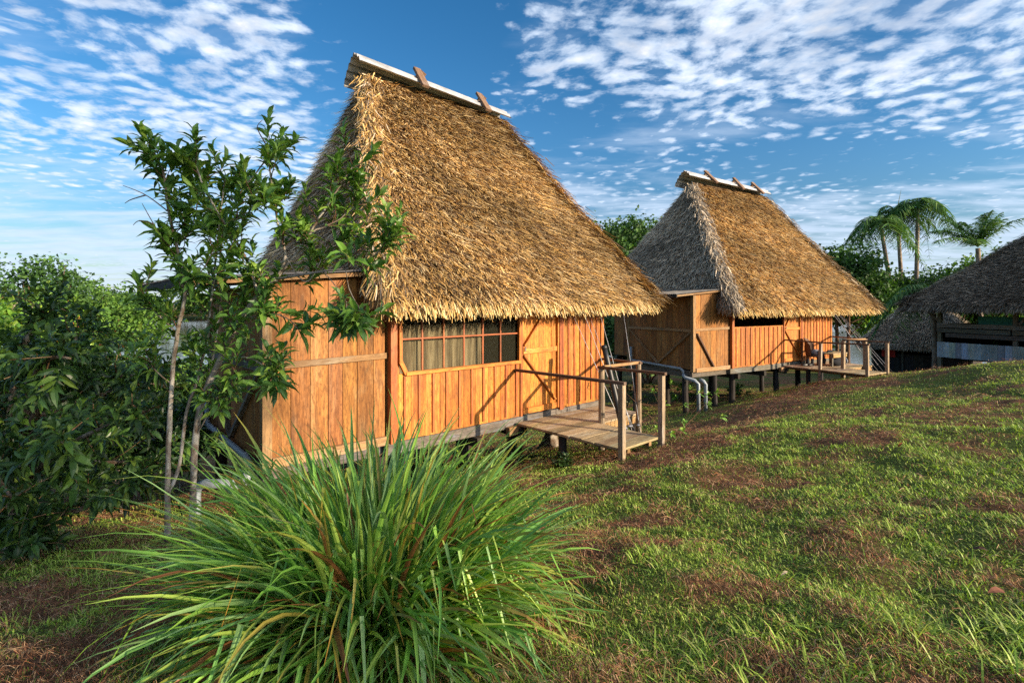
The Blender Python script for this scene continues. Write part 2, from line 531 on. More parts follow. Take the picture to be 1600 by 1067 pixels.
def gz(x, y, bumps=True):
    x, y = np.atleast_1d(np.asarray(x, float)), np.atleast_1d(np.asarray(y, float))
    xx, yy = np.clip(x, -40, 45), np.clip(y, -12, 42)
    z = np.full(xx.shape, _w[-3]) + _w[-2] * xx + _w[-1] * yy
    for i, (cx, cy, _) in enumerate(CTRL):
        z = z + _w[i] * _phi(np.hypot(xx - cx, yy - cy))
    z = np.clip(z, -5.5, 3.0)
    if bumps:
        near = 1 - sstep(np.hypot(x, y), 14, 30)
        z = z + (fbm(x * 1.1, y * 1.1, 4) - .5) * .13 * (0.25 + near) + (vnoise(x * 5, y * 5) - .5) * .03 * near
    bank = sstep(y - 10 * np.exp(-((x - 12) / 14.) ** 2), 42, 60)
    z = z * (1 - bank) + (-8.0) * bank
    far = sstep(y + 8 * np.sin(x / 60.), 232, 262)
    z = z * (1 - far) + (-4.8 + 2.0 * fbm(x / 60, y / 60, 3)) * far
    return z

PATH = np.array([(9.5, 16.0), (7.2, 13.8), (5.2, 11.4), (3.4, 9.2), (2.0, 7.0), (1.2, 5.0), (1.1, 3.6), (1.6, 2.2)])
def path_dist(x, y):
    d = np.full(np.shape(x), 1e9)
    for a, b_ in zip(PATH[:-1], PATH[1:]):
        ab = b_ - a
        t = np.clip(((x - a[0]) * ab[0] + (y - a[1]) * ab[1]) / (ab @ ab), 0, 1)
        d = np.minimum(d, np.hypot(x - a[0] - t * ab[0], y - a[1] - t * ab[1]))
    return d
def brown(x, y):
    """0 = green turf, 1 = bare soil covered in dry litter"""
    f = fbm(x * 1.7 + 5, y * 2.6 + 9, 5) * .7 + fbm(x * .45 + 50, y * .6 + 9, 3) * .3
    m_ = (f - .5) * 4.8 + 0.31 - .06 * (1 - sstep(y, 2.0, 4.5))
    m_ = m_ + 0.75 * np.exp(-(path_dist(x, y) / 0.80) ** 2) * sstep(y, 4.5, 8) + .25 * np.exp(-(path_dist(x, y) / 0.8) ** 2)
    m_ = m_ + 0.25 * (1 - sstep(x, -4.5, -1.5)) + .2 * sstep(y, 19, 24)
    return np.clip(m_, 0, 1)

def axis(lo, hi, fine_lo, fine_hi, step, grow=1.09):
    a = list(np.arange(fine_lo, fine_hi, step))
    s = step
    while a[-1] < hi:
        s *= grow; a.append(a[-1] + s)
    s = step
    while a[0] > lo:
        s *= grow; a.insert(0, a[0] - s)
    return np.array(a)
gx = axis(-3000, 3000, -9, 14, 0.12); gy = axis(-60, 4000, 1.0, 21, 0.12)
GX, GY = np.meshgrid(gx, gy, indexing='ij')
GZ = gz(GX.ravel(), GY.ravel()).reshape(GX.shape)
V = np.stack([GX, GY, GZ], -1).reshape(-1, 3)
nx, ny = GX.shape
I = np.arange(nx * ny).reshape(nx, ny)
F = np.stack([I[:-1, :-1], I[1:, :-1], I[1:, 1:], I[:-1, 1:]], -1).reshape(-1, 4)
br = brown(V[:, 0], V[:, 1])
g_ = MB().add(V, F, np.stack([br, br, br], 1))
m, n, b, o = principled('ground_soil', 0.95, 0.1)
geo = n.node('ShaderNodeNewGeometry')
pos = geo.outputs['Position']
nf = n.noise(pos, 9, 8, 0.7)
nf2 = n.noise(pos, 45, 4, 0.7)
brn = n.mix(n.smooth(nf, 0.3, 0.7), (0.085, 0.040, 0.022), (0.25, 0.135, 0.075))
grn = n.mix(n.smooth(nf2, 0.3, 0.7), (0.04, 0.06, 0.014), (0.12, 0.17, 0.035))
mixf = n.math('ADD', n.attr('Col', 'Fac'), n.math('MULTIPLY', n.math('SUBTRACT', nf, 0.5), 1.3), clamp=True)
n.link(n.mix(mixf, grn, brn), b.inputs['Base Color'])
n.link(n.bump(n.math('ADD', nf, n.math('MULTIPLY', nf2, 0.5)), 0.9, 0.05), b.inputs['Normal'])
M['soil'] = m
tag(g_.build('ground', m, smooth=True), kind='structure')

# river
m, n, b, o = principled('river_water', 0.07, 0.5)
b.inputs['Base Color'].default_value = (0.10, 0.085, 0.05, 1)
geo = n.node('ShaderNodeNewGeometry')
nf = n.noise(n.vmul(geo.outputs['Position'], (0.35, 1.2, 1)), 1, 4, 0.6)
n.link(n.bump(nf, 0.12, 0.15), b.inputs['Normal'])
wx = np.linspace(-1500, 1500, 30); wy = np.linspace(38, 300, 12)
WX, WY = np.meshgrid(wx, wy, indexing='ij')
I = np.arange(WX.size).reshape(WX.shape)
F = np.stack([I[:-1, :-1], I[1:, :-1], I[1:, 1:], I[:-1, 1:]], -1).reshape(-1, 4)
tag(MB().add(np.stack([WX, WY, np.full(WX.shape, -6.0)], -1), F).build('river', m), kind='structure')

# ------------------------------------------------------------------ thatch
THATCH_WARM = np.array([(.085, .05, .026), (.15, .09, .045), (.50, .31, .105), (.60, .42, .18), (.38, .22, .075), (.20, .12, .055), (.66, .50, .27), (.30, .20, .11), (.46, .27, .08)])
THATCH_GREY = np.array([1.18, 1.10, 1.0]) * np.array([(.24, .215, .17), (.33, .29, .23), (.15, .13, .105), (.10, .085, .07), (.42, .37, .30), (.20, .18, .15), (.27, .23, .17)])

def strands(mb, P0, D, Nn, n_, pal, Lr, Wr, lift=0.03, jit=0.35, seg=3, sag=0.0, patch=True):
    """strips of palm leaf: start points P0, downslope D, outward normal Nn"""
    D = unit(D + rng.normal(0, jit, D.shape) * np.array([1, 1, .6]))
    S = unit(np.cross(D, Nn) + 0.45 * Nn * rng.normal(0, 1, (n_, 1)))
    L = rng.uniform(*Lr, n_)[:, None, None]
    t = np.linspace(0, 1, seg)[None, :, None]
    curl = rng.normal(0, .10, (n_, 1, 1)) * t * t
    P_ = P0[:, None] + D[:, None] * L * t + Nn[:, None] * (lift * (-0.8 + 1.9 * t) * rng.uniform(.6, 1.5, (n_, 1, 1))) + S[:, None] * curl * L
    P_ = P_ + np.array([0, 0, -1.0]) * sag * t ** 2 * L
    Wd = rng.uniform(*Wr, n_)[:, None] * np.linspace(1, .35, seg)[None]
    idx = rng.integers(0, len(pal), n_)
    C = pal[idx] * rng.uniform(.70, 1.28, (n_, 1))
    if patch:
        k = fbm(P0[:, 0] * 1.6 + P0[:, 1], P0[:, 2] * 1.3 + 4, 3)[:, None]
        k2 = fbm(P0[:, 0] * .55 + P0[:, 1] * .5 + 20, P0[:, 2] * .8 + 9, 3)[:, None]
        C = C * (0.80 + 0.50 * k) * (0.55 + 1.0 * k2)
    mb.ribbon(P_, S, Wd, C)

def hip_roof(ridge, eave, nf_, pal, warm_left=True, left_cut=None, course=0.16, scale=1.0, widths=(.006, .015), lens=(.10, .38)):
    """ridge (x0,x1,y,z); eave (x0,x1,y0,y1,z). One mesh: a dark shell and the palm strips on it."""
    rx0, rx1, ry, rz = ridge
    ex0, ex1, ey0, ey1, ez = eave
    mb = MB()
    def prof(v):                      # slightly hollow slope, rounded over at the eaves
        g = v + 0.030 * np.sin(np.pi * v) * -1
        z = rz + (ez - rz) * (v ** 1.0)
        return g, z
    def pt(face, u, v):
        g, z = prof(v)
        x0, x1 = rx0 + (ex0 - rx0) * g, rx1 + (ex1 - rx1) * g
        y0, y1 = ry + (ey0 - ry) * g, ry + (ey1 - ry) * g
        if face == 'front': return np.stack([x0 + (x1 - x0) * u, y0, z], -1)
        if face == 'back': return np.stack([x0 + (x1 - x0) * u, y1, z], -1)
        if face == 'left': return np.stack([x0, y0 + (y1 - y0) * u, z], -1)
        return np.stack([x1, y0 + (y1 - y0) * u, z], -1)
    uu, vv = np.meshgrid(np.linspace(0, 1, 13), np.linspace(0, 1, 15), indexing='ij')
    I = np.arange(uu.size).reshape(uu.shape)
    F = np.stack([I[:-1, :-1], I[1:, :-1], I[1:, 1:], I[:-1, 1:]], -1).reshape(-1, 4)
    for face in ('front', 'back', 'left', 'right'):
        v = vv.copy()
        if face == 'left' and left_cut:
            v = vv * left_cut
        p = pt(face, uu.ravel(), v.ravel())
        inner = p - np.array([0, 0, 0.20]) + unit(np.array([(rx0 + rx1) / 2, ry, p[:, 2].mean()]) - p) * .05
        mb.add(p, F, (.10, .065, .035))
        mb.add(inner, F[:, ::-1], (.07, .045, .03))
    for face, nfac in nf_.items():
        n_ = int(nfac)
        # more area near the eaves: weight by width of the face at that height
        v = rng.random(n_ * 3); u = rng.random(n_ * 3)
        wid = {'front': ((rx1 - rx0), (ex1 - ex0)), 'back': ((rx1 - rx0), (ex1 - ex0))}.get(face, (0.25, ey1 - ey0))
        keep = rng.random(n_ * 3) < (wid[0] + (wid[1] - wid[0]) * v) / max(wid)
        u, v = u[keep][:n_], v[keep][:n_]
        n_ = len(u)
        v = (np.floor(v / (course / 6)) + rng.random(n_) ** 0.6) * course / 6      # ragged courses
        v = np.clip(v + rng.normal(0, .004, n_), 0, 1.0)
        if face == 'left' and left_cut:
            v = v * left_cut
            v[u < 0.16] = np.minimum(v[u < 0.16] / left_cut * (1 - u[u < 0.16] * .9), 1)
        p = pt(face, u, v); p2 = pt(face, u, v + .01); p3 = pt(face, u + .01, v)
        D = unit(p2 - p); Nn = unit(np.cross(p3 - p, D))
        out = {'front': (0, -1, 0), 'back': (0, 1, 0), 'left': (-1, 0, 0), 'right': (1, 0, 0)}[face]
        Nn = Nn * np.sign(Nn @ np.array(out))[:, None]
        strands(mb, p, D, Nn, n_, pal[face], lens, widths, 0.032, 0.37, 3, 0.05)
    # hips: strips fanning off the ridge line of two faces
    hips = [('front', 0, 'left', 0), ('front', 1, 'right', 0)]
    for hi_, (f1, u1, f2, u2) in enumerate(hips):
        n_ = int(nf_['front'] * 0.055)
        v = rng.random(n_) ** 0.8
        p = pt(f1, np.full(n_, float(u1)), v)
        q = pt(f1, np.full(n_, float(u1)), v + .01)
        outx = -1.0 if u1 == 0 else 1.0
        Nn = unit(np.tile(np.array([[outx * 1.0, -1.0, 0.75]]), (n_, 1)) + rng.normal(0, .25, (n_, 3)))
        fan = rng.uniform(-1, 1, n_)[:, None]
        D = unit(unit(q - p) + fan * np.array([outx * -.55, -.55, 0]) * np.where(fan > 0, 1, -1) * 0 + np.where(fan > 0, fan, 0) * np.array([-outx * .5, -.1, 0]) + np.where(fan < 0, -fan, 0) * np.array([outx * .1, .5, 0]))
        pp = p + Nn * rng.uniform(-.02, .05, (n_, 1)) + rng.normal(0, .10, (n_, 3)) * np.array([1, 1, 0])
        strands(mb, pp, D, Nn, n_, pal['hip'], (lens[0], lens[1] * 1.2), widths, 0.04, 0.18, 3, 0.05)
    # eave fringes
    per = {'front': ex1 - ex0, 'right': ey1 - ey0, 'back': ex1 - ex0, 'left': ey1 - ey0}
    for face in ('front', 'left', 'right', 'back'):
        n_ = int(per[face] * (1000 if face in ('front', 'left') else 260) * scale)
        u = rng.random(n_)
        v = np.full(n_, 1.0) - rng.random(n_) ** 1.5 * 0.07
        if face == 'left' and left_cut:
            v = v * left_cut
            near = u < .14
            v[near] = np.clip(v[near] + (1 - left_cut) * (1 - u[near] / .14) ** .6, 0, 1)
        p = pt(face, u, v); p2 = pt(face, u, v + .01)
        D = unit(p2 - p) * 0.75 + np.array([0, 0, -.35])
        out = np.array({'front': (0, -1, 0), 'back': (0, 1, 0), 'left': (-1, 0, 0), 'right': (1, 0, 0)}[face], float)
        Nn = unit(np.tile(out, (n_, 1)) + np.array([0, 0, .35]))
        p = p - Nn * (rng.random((n_, 1)) * .14)
        ragged = 0.75 + 0.5 * fbm(u * per[face] * 2.2 + 3, u * 0 + 1.5, 3)
        nb = len(mb.v)
        strands(mb, p, D, Nn, n_, pal['fringe'] if face != 'left' else pal['hip'], (.18, .36), (widths[0] * 1.2, widths[1] * 1.35), 0.04, 0.17, 4, 0.30, False)
    # hanging front corners
    for cx, s in ((ex0, -1), (ex1, 1)):
        n_ = int(900 * scale)
        p = np.stack([cx - s * rng.random(n_) * .35, ey0 + rng.random(n_) * .5, ez + .05 + rng.random(n_) * .28], -1)
        Nn = unit(np.tile([[s * 1., -.7, .3]], (n_, 1)))
        D = unit(np.tile([[s * .30, -.30, -1.]], (n_, 1)))
        strands(mb, p, D, Nn, n_, pal['hip'], (.18, .40), widths, .03, .16, 3, .15, False)
    return mb

# ------------------------------------------------------------------ stilt house
def ridge_sheet(x0, x1, y, z0, z1):
    mb = MB()
    ns = 81
    s = np.linspace(-.40, .62, ns)
    prof_y = 0.46 * np.sin(s * 1.45) / np.sin(.9)
    prof_z = -np.abs(s) ** 1.45 * 1.0 + 0.024 * np.cos(2 * np.pi * s / .135)
    xs = np.linspace(x0, x1, 9)
    for off, rev in ((0.0, False), (-0.012, True)):
        P_ = np.array([[(x, y + py_, z0 + (z1 - z0) * (x - x0) / (x1 - x0) + pz + off) for py_, pz in zip(prof_y, prof_z)] for x in xs])
        I = np.arange(P_.shape[0] * ns).reshape(P_.shape[0], ns)
        F = np.stack([I[:-1, :-1], I[1:, :-1], I[1:, 1:], I[:-1, 1:]], -1).reshape(-1, 4)
        mb.add(P_.reshape(-1, 3), F[:, ::-1] if rev else F)
    return mb

def planks_x(mb, x0, x1, y0, y1, z0, z1, wdt, gap=0.004, ztop=None):
    """vertical boards side by side along x"""
    n_ = max(1, round((x1 - x0) / wdt)); ws = rng.uniform(.85, 1.15, n_); ws = ws / ws.sum() * (x1 - x0)
    x = x0
    for w_ in ws:
        zz = z1 if ztop is None else ztop(x + w_ / 2)
        mb.box((x + gap / 2, y0 - rng.uniform(0, .006), z0 - rng.uniform(0, .012)), (x + w_ - gap / 2, y1, zz))
        x += w_
def planks_y(mb, x0, x1, y0, y1, z0, z1, wdt, gap=0.006):
    n_ = max(1, round((y1 - y0) / wdt)); ws = rng.uniform(.85, 1.15, n_); ws = ws / ws.sum() * (y1 - y0)
    y = y0
    for w_ in ws:
        mb.box((x0 - rng.uniform(0, .006), y + gap / 2, z0), (x1, y + w_ - gap / 2, z1))
        y += w_

def stilt_house(cfg, label):
    X1, XD0, XD1, XR = cfg['X1'], cfg['door0'], cfg['door1'], cfg['XR']
    W = cfg['W']; AD = 2.8
    px_, py_ = cfg['P0']
    root = thing('thatched_stilt_house', label, 'house', (px_, py_, 0), cfg['rz'], 'thatched houses on stilts')
    c_, s_ = math.cos(cfg['rz']), math.sin(cfg['rz'])
    def ground(a, b_):
        return float(gz(px_ + a * c_ - b_ * s_, py_ + a * s_ + b_ * c_)[0])
    FY = -0.07                        # front face of the main room
    # ---- annexe
    mb = MB()
    planks_x(mb, 0.10, X1 - 0.03, 0.0, 0.03, 0.10, 2.40, .235, .010, lambda x: 2.41 + .08 * x)
    mb.build('annexe_front_wall', M['worn'], root)
    mb = MB(); planks_y(mb, 0.0, 0.03, 0.10, AD, 0.05, 2.34, .24)
    sw = mb.build('annexe_side_wall', M['worn'], root)
    mb = MB()
    mb.beam((-.03, .05, 1.28), (-.03, AD, 1.28), .05, .09, up=(0, 0, 1))
    mb.beam((-.028, .10, 1.20), (-.028, AD * .5, .14), .05, .08, up=(1, 0, 0))
    mb.beam((-.028, AD - .1, 1.20), (-.028, AD * .5 + .02, .14), .05, .08, up=(1, 0, 0))
    mb.build('side_brace', M['pale' if cfg['second'] else 'grey'], root)
    mb = MB().box((-.025, -.035, -.02), (.095, .085, 2.40), .9)
    mb.build('corner_post', M['pale'], root)
    mb = MB().box((-.02, AD - .03, -.02), (.09, AD + .08, 2.36), .8)
    mb.build('corner_post', M['pale'], root)
    mb = MB().beam((.10, -.022, 1.30), (X1 - .03, -.022, 1.33), .04, .085)
    mb.build('mid_rail', M['pale'], root)
    mb = MB().beam((.098, -.03, .03), (X1 - .03, -.03, .03), .07, .13, 1.05)
    mb.build('bottom_rail', M['pale'], root)
    if cfg['second']:
        MB().beam((.14, -.03, 1.18), (.95, -.03, .10), .05, .10, .9, up=(0, 1, 0)).build('front_brace', M['brownrail'], root)
    mb = MB().box((0, .032, -.04), (X1, AD, .0))
    mb.box((0, .03, -.2), (X1 - .05, .16, -.045)); mb.box((0, AD - .1, -.2), (X1, AD + .03, -.045)); mb.box((-.02, .17, -.2), (.1, AD - .11, -.045))
    mb.build('annexe_floor', M['grey'], root)
    mb = MB(); planks_x(mb, 0.1, X1, AD, AD + .03, 0, 2.4, .24); mb.build('annexe_back_wall', M['worn'], root)
    # zinc lean-to roof, ribs run down the slope (along x)
    mb = MB()
    ys = np.linspace(-.20, AD + .45, 130); zc_ = .018 * np.cos(2 * np.pi * ys / .076)
    xs = np.array([-.98, -.3, .7, X1 - .1])
    for off, rev in ((0.0, False), (-.006, True)):
        P_ = np.array([[(x, y, 2.50 + .085 * x + off + z_) for y, z_ in zip(ys, zc_)] for x in xs])
        I = np.arange(P_.shape[0] * P_.shape[1]).reshape(P_.shape[:2])
        F = np.stack([I[:-1, :-1], I[1:, :-1], I[1:, 1:], I[:-1, 1:]], -1).reshape(-1, 4)
        mb.add(P_.reshape(-1, 3), F[:, ::-1] if rev else F)
    lean = mb.build('lean_to_roof', M['old_zinc'], root)
    mb = MB()
    for y in (-.12, AD * .33, AD * .66, AD + .2):
        mb.beam((-.92, y, 2.445 + .085 * -.92), (X1 - .1, y, 2.445 + .085 * (X1 - .1)), .05, .06, .8)
    mb.build('rafter', M['pale'], lean)
    mb = MB().beam((-.955, -.19, 2.36), (-.955, AD + .4, 2.36), .04, .10, .8)
    mb.build('fascia', M['dark'], lean)
    # ---- main room
    sill = cfg['sill']
    mb = MB()
    wx0, wx1 = X1 + .17, XD0 - .12
    planks_x(mb, wx0 - .02, XD0 - .06, FY, FY + .03, 0.0, sill, cfg['bat'], .006)
    if not cfg['second']:
        mb.box((X1 + .115, FY - .002, sill - .01), (wx0, FY + .03, 2.25))
    else:
        mb.box((X1 + .11, FY - .001, sill - .2), (wx0 - .022, FY + .03, 2.3))
        mb.box((X1 + .11, FY - .001, 0), (wx0 - .022, FY + .03, sill - .204))
    if not cfg['second']:
        mb.box((X1 + .115, FY - .001, 0), (wx0 - .022, FY + .03, sill - .014))
    planks_x(mb, XD1 + .13, XR, FY, FY + .03, 0.0, 2.75, .22)
    mb.build('front_wall', M['orange'], root)
    nb = int(round((XD0 - .1 - wx0) / cfg['bat']))
    mb = MB()
    for i in range(nb):
        x = wx0 + .09 + (XD0 - .14 - wx0 - .1) * i / (nb - 1)
        MB().box((x - .018, FY - .026, .05 - rng.uniform(0, .03)), (x + .018, FY - .004, sill - .035), rng.uniform(.9, 1.2)).build('batten', M['red'], root)
    k = int((XR - XD1 - .13) / .215)
    for i in range(1, k + 1):
        x = XD1 + .13 + (XR - XD1 - .13) * i / (k + 1)
        MB().box((x - .016, FY - .024, .05), (x + .016, FY - .004, 2.72), rng.uniform(.9, 1.2)).build('batten', M['red'], root)
    MB().box((X1 + .0, FY - .05, -.02), (X1 + .11, FY + .06, 2.6), .95).build('corner_post', M['red'], root)
    MB().box((XR - .05, FY - .03, -.02), (XR + .05, FY + .07, 2.6), 1.0).build('corner_post', M['orange'], root)
    if not cfg['second']:
        # window with chamfered lower left corner
        wn = MB()
        wn.beam((wx0 + .10, FY - .03, sill), (wx1 + .06, FY - .03, sill), .07, .055, 1.1)
        wn.beam((wx0, FY - .028, sill + .20), (wx0 + .11, FY - .028, sill - .005), .066, .05, 1.1, up=(0, 1, 0))
        wn.beam((wx0 + .0, FY - .027, sill + .18), (wx0 + .0, FY - .027, 2.15), .05, .06, 1.0, up=(0, 1, 0))
        wn.beam((wx1 + .035, FY - .027, sill + .028), (wx1 + .035, FY - .027, 2.15), .05, .06, 1.0, up=(0, 1, 0))
        wo_ = wn.build('window', M['orange'], root)
        wn = MB()
        nm = 6
        for i in range(1, nm):
            x = wx0 + (wx1 - wx0) * i / nm
            wn.box((x - .014, FY - .008, sill + .03), (x + .014, FY + .018, 2.15), .8)
        wn.beam((wx0 + .04, FY - .003, 1.57), (wx1, FY - .003, 1.57), .02, .026, .85)
        wn.build('mullion', M['red'], wo_)
        MB().box((wx0 + .02, FY + .026, sill + .02), (wx1 + .02, FY + .030, 2.15)).build('pane', M['pane'], wo_)
        # curtain: wavy cloth behind the first five panes
        xs = np.linspace(wx0 + .05, wx0 + (wx1 - wx0) * .70, 90)
        yy = FY + .12 + .018 * np.sin(xs * 34) + .01 * np.sin(xs * 61 + 1)
        P_ = np.stack([np.stack([xs, yy, np.full_like(xs, z)], -1) for z in (sill - .02, 1.4, 1.78)], 0)
        I = np.arange(3 * 90).reshape(3, 90)
        F = np.stack([I[:-1, :-1], I[:-1, 1:], I[1:, 1:], I[1:, :-1]], -1).reshape(-1, 4)
        MB().add(P_.reshape(-1, 3), F).build('curtain', M['curtain'], wo_, smooth=True)
    # door
    d = MB()
    planks_x(d, XD0 + .0, XD1, FY + .0, FY + .03, .02, 2.3, .19, .005)
    dr = d.build('door', M['orange'], root)
    d = MB()
    d.beam((XD0 + .02, FY - .018, 1.22), (XD1 - .02, FY - .018, 1.22), .035, .10, 1.15)
    d.beam((XD0 + .02, FY - .018, .08), (XD1 - .02, FY - .018, .08), .035, .11, 1.15)
    d.beam((XD0 + .03, FY - .017, 1.14), (XD1 - .1, FY - .017, .20), .032, .075, .75, up=(0, 1, 0))
    d.beam((XD0 + .03, FY - .017, 1.32), (XD1 - .35, FY - .017, 2.05), .032, .10, 1.1, up=(0, 1, 0))
    d.beam((XD1 - .035, FY - .019, .03), (XD1 - .035, FY - .019, 2.25), .036, .07, 1.1, up=(0, 1, 0))
    d.build('brace', M['orange'], dr)
    MB().beam((XD0 + .05, FY - .05, 1.22), (XD0 + .05, FY - .05, 1.30), .02, .02).build('handle', M['steel'], dr)
    MB().box((XD0 - .055, FY - .03, -.01), (XD0 - .003, FY + .04, 2.5), .8).build('door_frame', M['red'], root)
    MB().box((XD1 + .005, FY - .06, -.03), (XD1 + .12, FY + .05, 2.5), .85).build('door_frame', M['red'], root)
    # other walls, floor
    mb = MB(); planks_y(mb, XR - .03, XR, FY + .08, W, 0, 2.75, .24); mb.build('right_wall', M['worn'], root)
    mb = MB(); planks_x(mb, X1, XR, W, W + .03, 0, 2.75, .26); mb.build('back_wall', M['worn'], root)
    mb = MB(); planks_y(mb, X1 + .0, X1 + .03, FY + .07, W, 0, 2.9, .26); mb.build('left_wall', M['worn'], root)
    mb = MB()
    for i in range(20):
        y0_ = FY + .09 + (W - FY - .1) * i / 20
        mb.box((X1 + .04, y0_, -.035), (XR - .04, y0_ + (W - FY - .1) / 20 - .006, -.003))
    mb.build('floor', M['grey'], root)
    mb = MB().box((X1 - .06, FY - .02, -.19), (XR + .02, FY + .12, -.012), .95)
    mb.box((X1, W - .12, -.19), (XR, W + .02, -.04)); mb.box((X1, 2.6, -.19), (XR, 2.75, -.04))
    mb.build('floor_beam', M['grey'], root)
    mb = MB()
    for x in cfg['joists']:
        mb.box((x - .06, FY - .16, -.36), (x + .06, W, -.195), .85)
    mb.build('floor_joist', M['dark'], root)
    # stilts
    for (a, b_) in cfg['stilts']:
        g0 = ground(a, b_)
        mb = MB().tube([(a + rng.normal(0, .02), b_ + rng.normal(0, .02), g0 - .3), (a, b_, (g0 - .2) / 2), (a, b_, -.2)], [.10, .092, .088], 10, (.9, .9, .9), .04)
        mb.build('stilt', M['dark'], root)
    # ---- roof
    rf = hip_roof(cfg['ridge'], cfg['eave'], cfg['nf'], cfg['pal'], left_cut=cfg['cut'], scale=cfg['rs'], widths=cfg.get('widths', (.0055, .0145)))
    roof = rf.build('roof', M['thatch'], root)
    cx0, cx1, cz0, cz1 = cfg['cap']
    ry = cfg['ridge'][2]
    cap = ridge_sheet(cx0, cx1, ry, cz0, cz1).build('ridge_cap', M['zinc'], root)
    for i, (x, tl) in enumerate(cfg['clamps']):
        zc2 = cz0 + (cz1 - cz0) * (x - cx0) / (cx1 - cx0)
        for sgn in (-1, 1):
            mb = MB().beam((x + tl * .5 + (.0 if sgn < 0 else .19), ry + sgn * .01, zc2 + .20), (x - tl * .2, ry + sgn * .44, zc2 - .34), .17, .06, .9, up=(0, sgn * .8, .6))
            mb.build('ridge_clamp', M['clamp'], roof)
    # ---- porch: deck, posts, rails
    PX = cfg['porch']
    DZ = -.10
    mb = MB()
    d0, d1, dl = PX['x0'], PX['x1'], PX['len']
    nbd = 9
    for i in range(nbd):
        y0_ = -.12 - dl * i / nbd; y1_ = -.12 - dl * (i + 1) / nbd
        mb.box((d0 - rng.uniform(0, .03), y0_ - .003, DZ - .04), (d1 + rng.uniform(0, .03), y1_ + .004, DZ - rng.uniform(0, .008)))
    if False: pass
    lx, ll = PX['lx'], PX['ll']
    for i in range(5):
        y0_ = -.12 - ll * i / 5; y1_ = -.12 - ll * (i + 1) / 5
        mb.box((d1 + .035, y0_ - .003, DZ - .04), (lx, y1_ + .004, DZ - rng.uniform(0, .008)))
    deck = mb.build('deck', M['deck'], root)
    mb = MB()
    mb.box((d0 + .22, -.12, DZ - .13), (d0 + .29, -.12 - dl + .05, DZ - .045)); mb.box((d1 - .25, -.12, DZ - .13), (d1 - .18, -.12 - dl + .05, DZ - .045))
    mb.box((d0 - .25, -.20, DZ - .20), (d0 + .2, -.10, DZ - .048))
    mb.box((d1 + .03, -.12 - ll + .02, DZ - .2), (lx, -.12 - ll + .08, DZ - .045)); mb.box((lx - .07, -.12, DZ - .2), (lx - .0, -.12 - ll + .015, DZ - .045))
    mb.build('deck_bearer', M['pale'], deck)
    for (a, b_, top, r_, gr, mt) in PX['posts']:
        g0 = (ground(a, b_) - .25) if gr else DZ - .03
        mb = MB()
        if r_ > 0:
            mb.tube([(a, b_, g0), (a + .01, b_, (g0 + top) / 2), (a, b_, top)], [r_ * 1.08, r_, r_ * .94], 10, (1, 1, 1), .04)
        else:
            mb.beam((a + rng.normal(0, .012), b_ + rng.normal(0, .012), g0), (a, b_, top), abs(r_) * 2 * rng.uniform(.95, 1.06), abs(r_) * 2, 1.0, up=(0, 1, 0))
        mb.build('porch_post', M[mt], root)
    for (a, b_, mt) in PX['rails']:
        MB().beam(a, b_, .065, .048, 1.0).build('handrail', M[mt], root)
    for (a, b_) in PX.get('deckposts', []):
        g0 = ground(a, b_)
        if g0 < DZ - .2:
            MB().tube([(a, b_, g0 - .2), (a, b_, DZ - .045)], .07, 9, (1, 1, 1), .04).build('deck_post', M['dark'], root)
    # ---- pipes
    mb = MB().tube([(-.09, 2.62, .60), (-.09, 2.62, .20), (-.09, 2.55, .12), (-.09, .42, .05), (-.09, .32, .0), (-.09, .30, -.15)], .042, 10)
    if cfg['second']:
        mb.tube([(-.09, .30, -.12), (-.09, .22, -.22), (-.05, -.12, -.27), (-.03, -.22, -.36), (-.03, -.24, ground(-.03, -.24) - .1)], .058, 10)
        mb.tube([(.24, -.05, -.26), (.28, -.18, -.30), (.30, -.24, -.40), (.30, -.24, ground(.30, -.24) - .1)], .055, 10)
    else:
        mb.tube([(-.09, .30, -.12), (-.12, .34, -.24), (-.22, .46, -.30)], .065, 10)
        mb.tube([(-.18, .40, -.29), (-.50, .75, -.29), (-.58, .84, -.34), (-.60, .85, -.45), (-.60, .83, ground(-.6, .83) - .1)], .062, 10)
    dp = mb.build('drain_pipe', M['pvc'], root, smooth=True)
    for (a, b_, z, ax) in ((-.09, 2.62, .24, 2), (-.09, 2.4, .113, 1), (-.09, .50, .052, 1)):
        d_ = np.array([0, .035, 0]) if ax == 1 else np.array([0, 0, .035])
        c0 = np.array([a, b_, z])
        MB().tube([c0 - d_, c0 - d_ * .5, c0 + d_ * .5, c0 + d_], [.045, .051, .051, .045], 10).build('coupling', M['pvc'], dp, smooth=True)
    return root, ground

M['clamp'] = wood('rust_brown_board', (0.27, 0.17, 0.11), (0.13, 0.08, 0.05), 0.85, (0.07, 0.04, 0.025), 0.5)

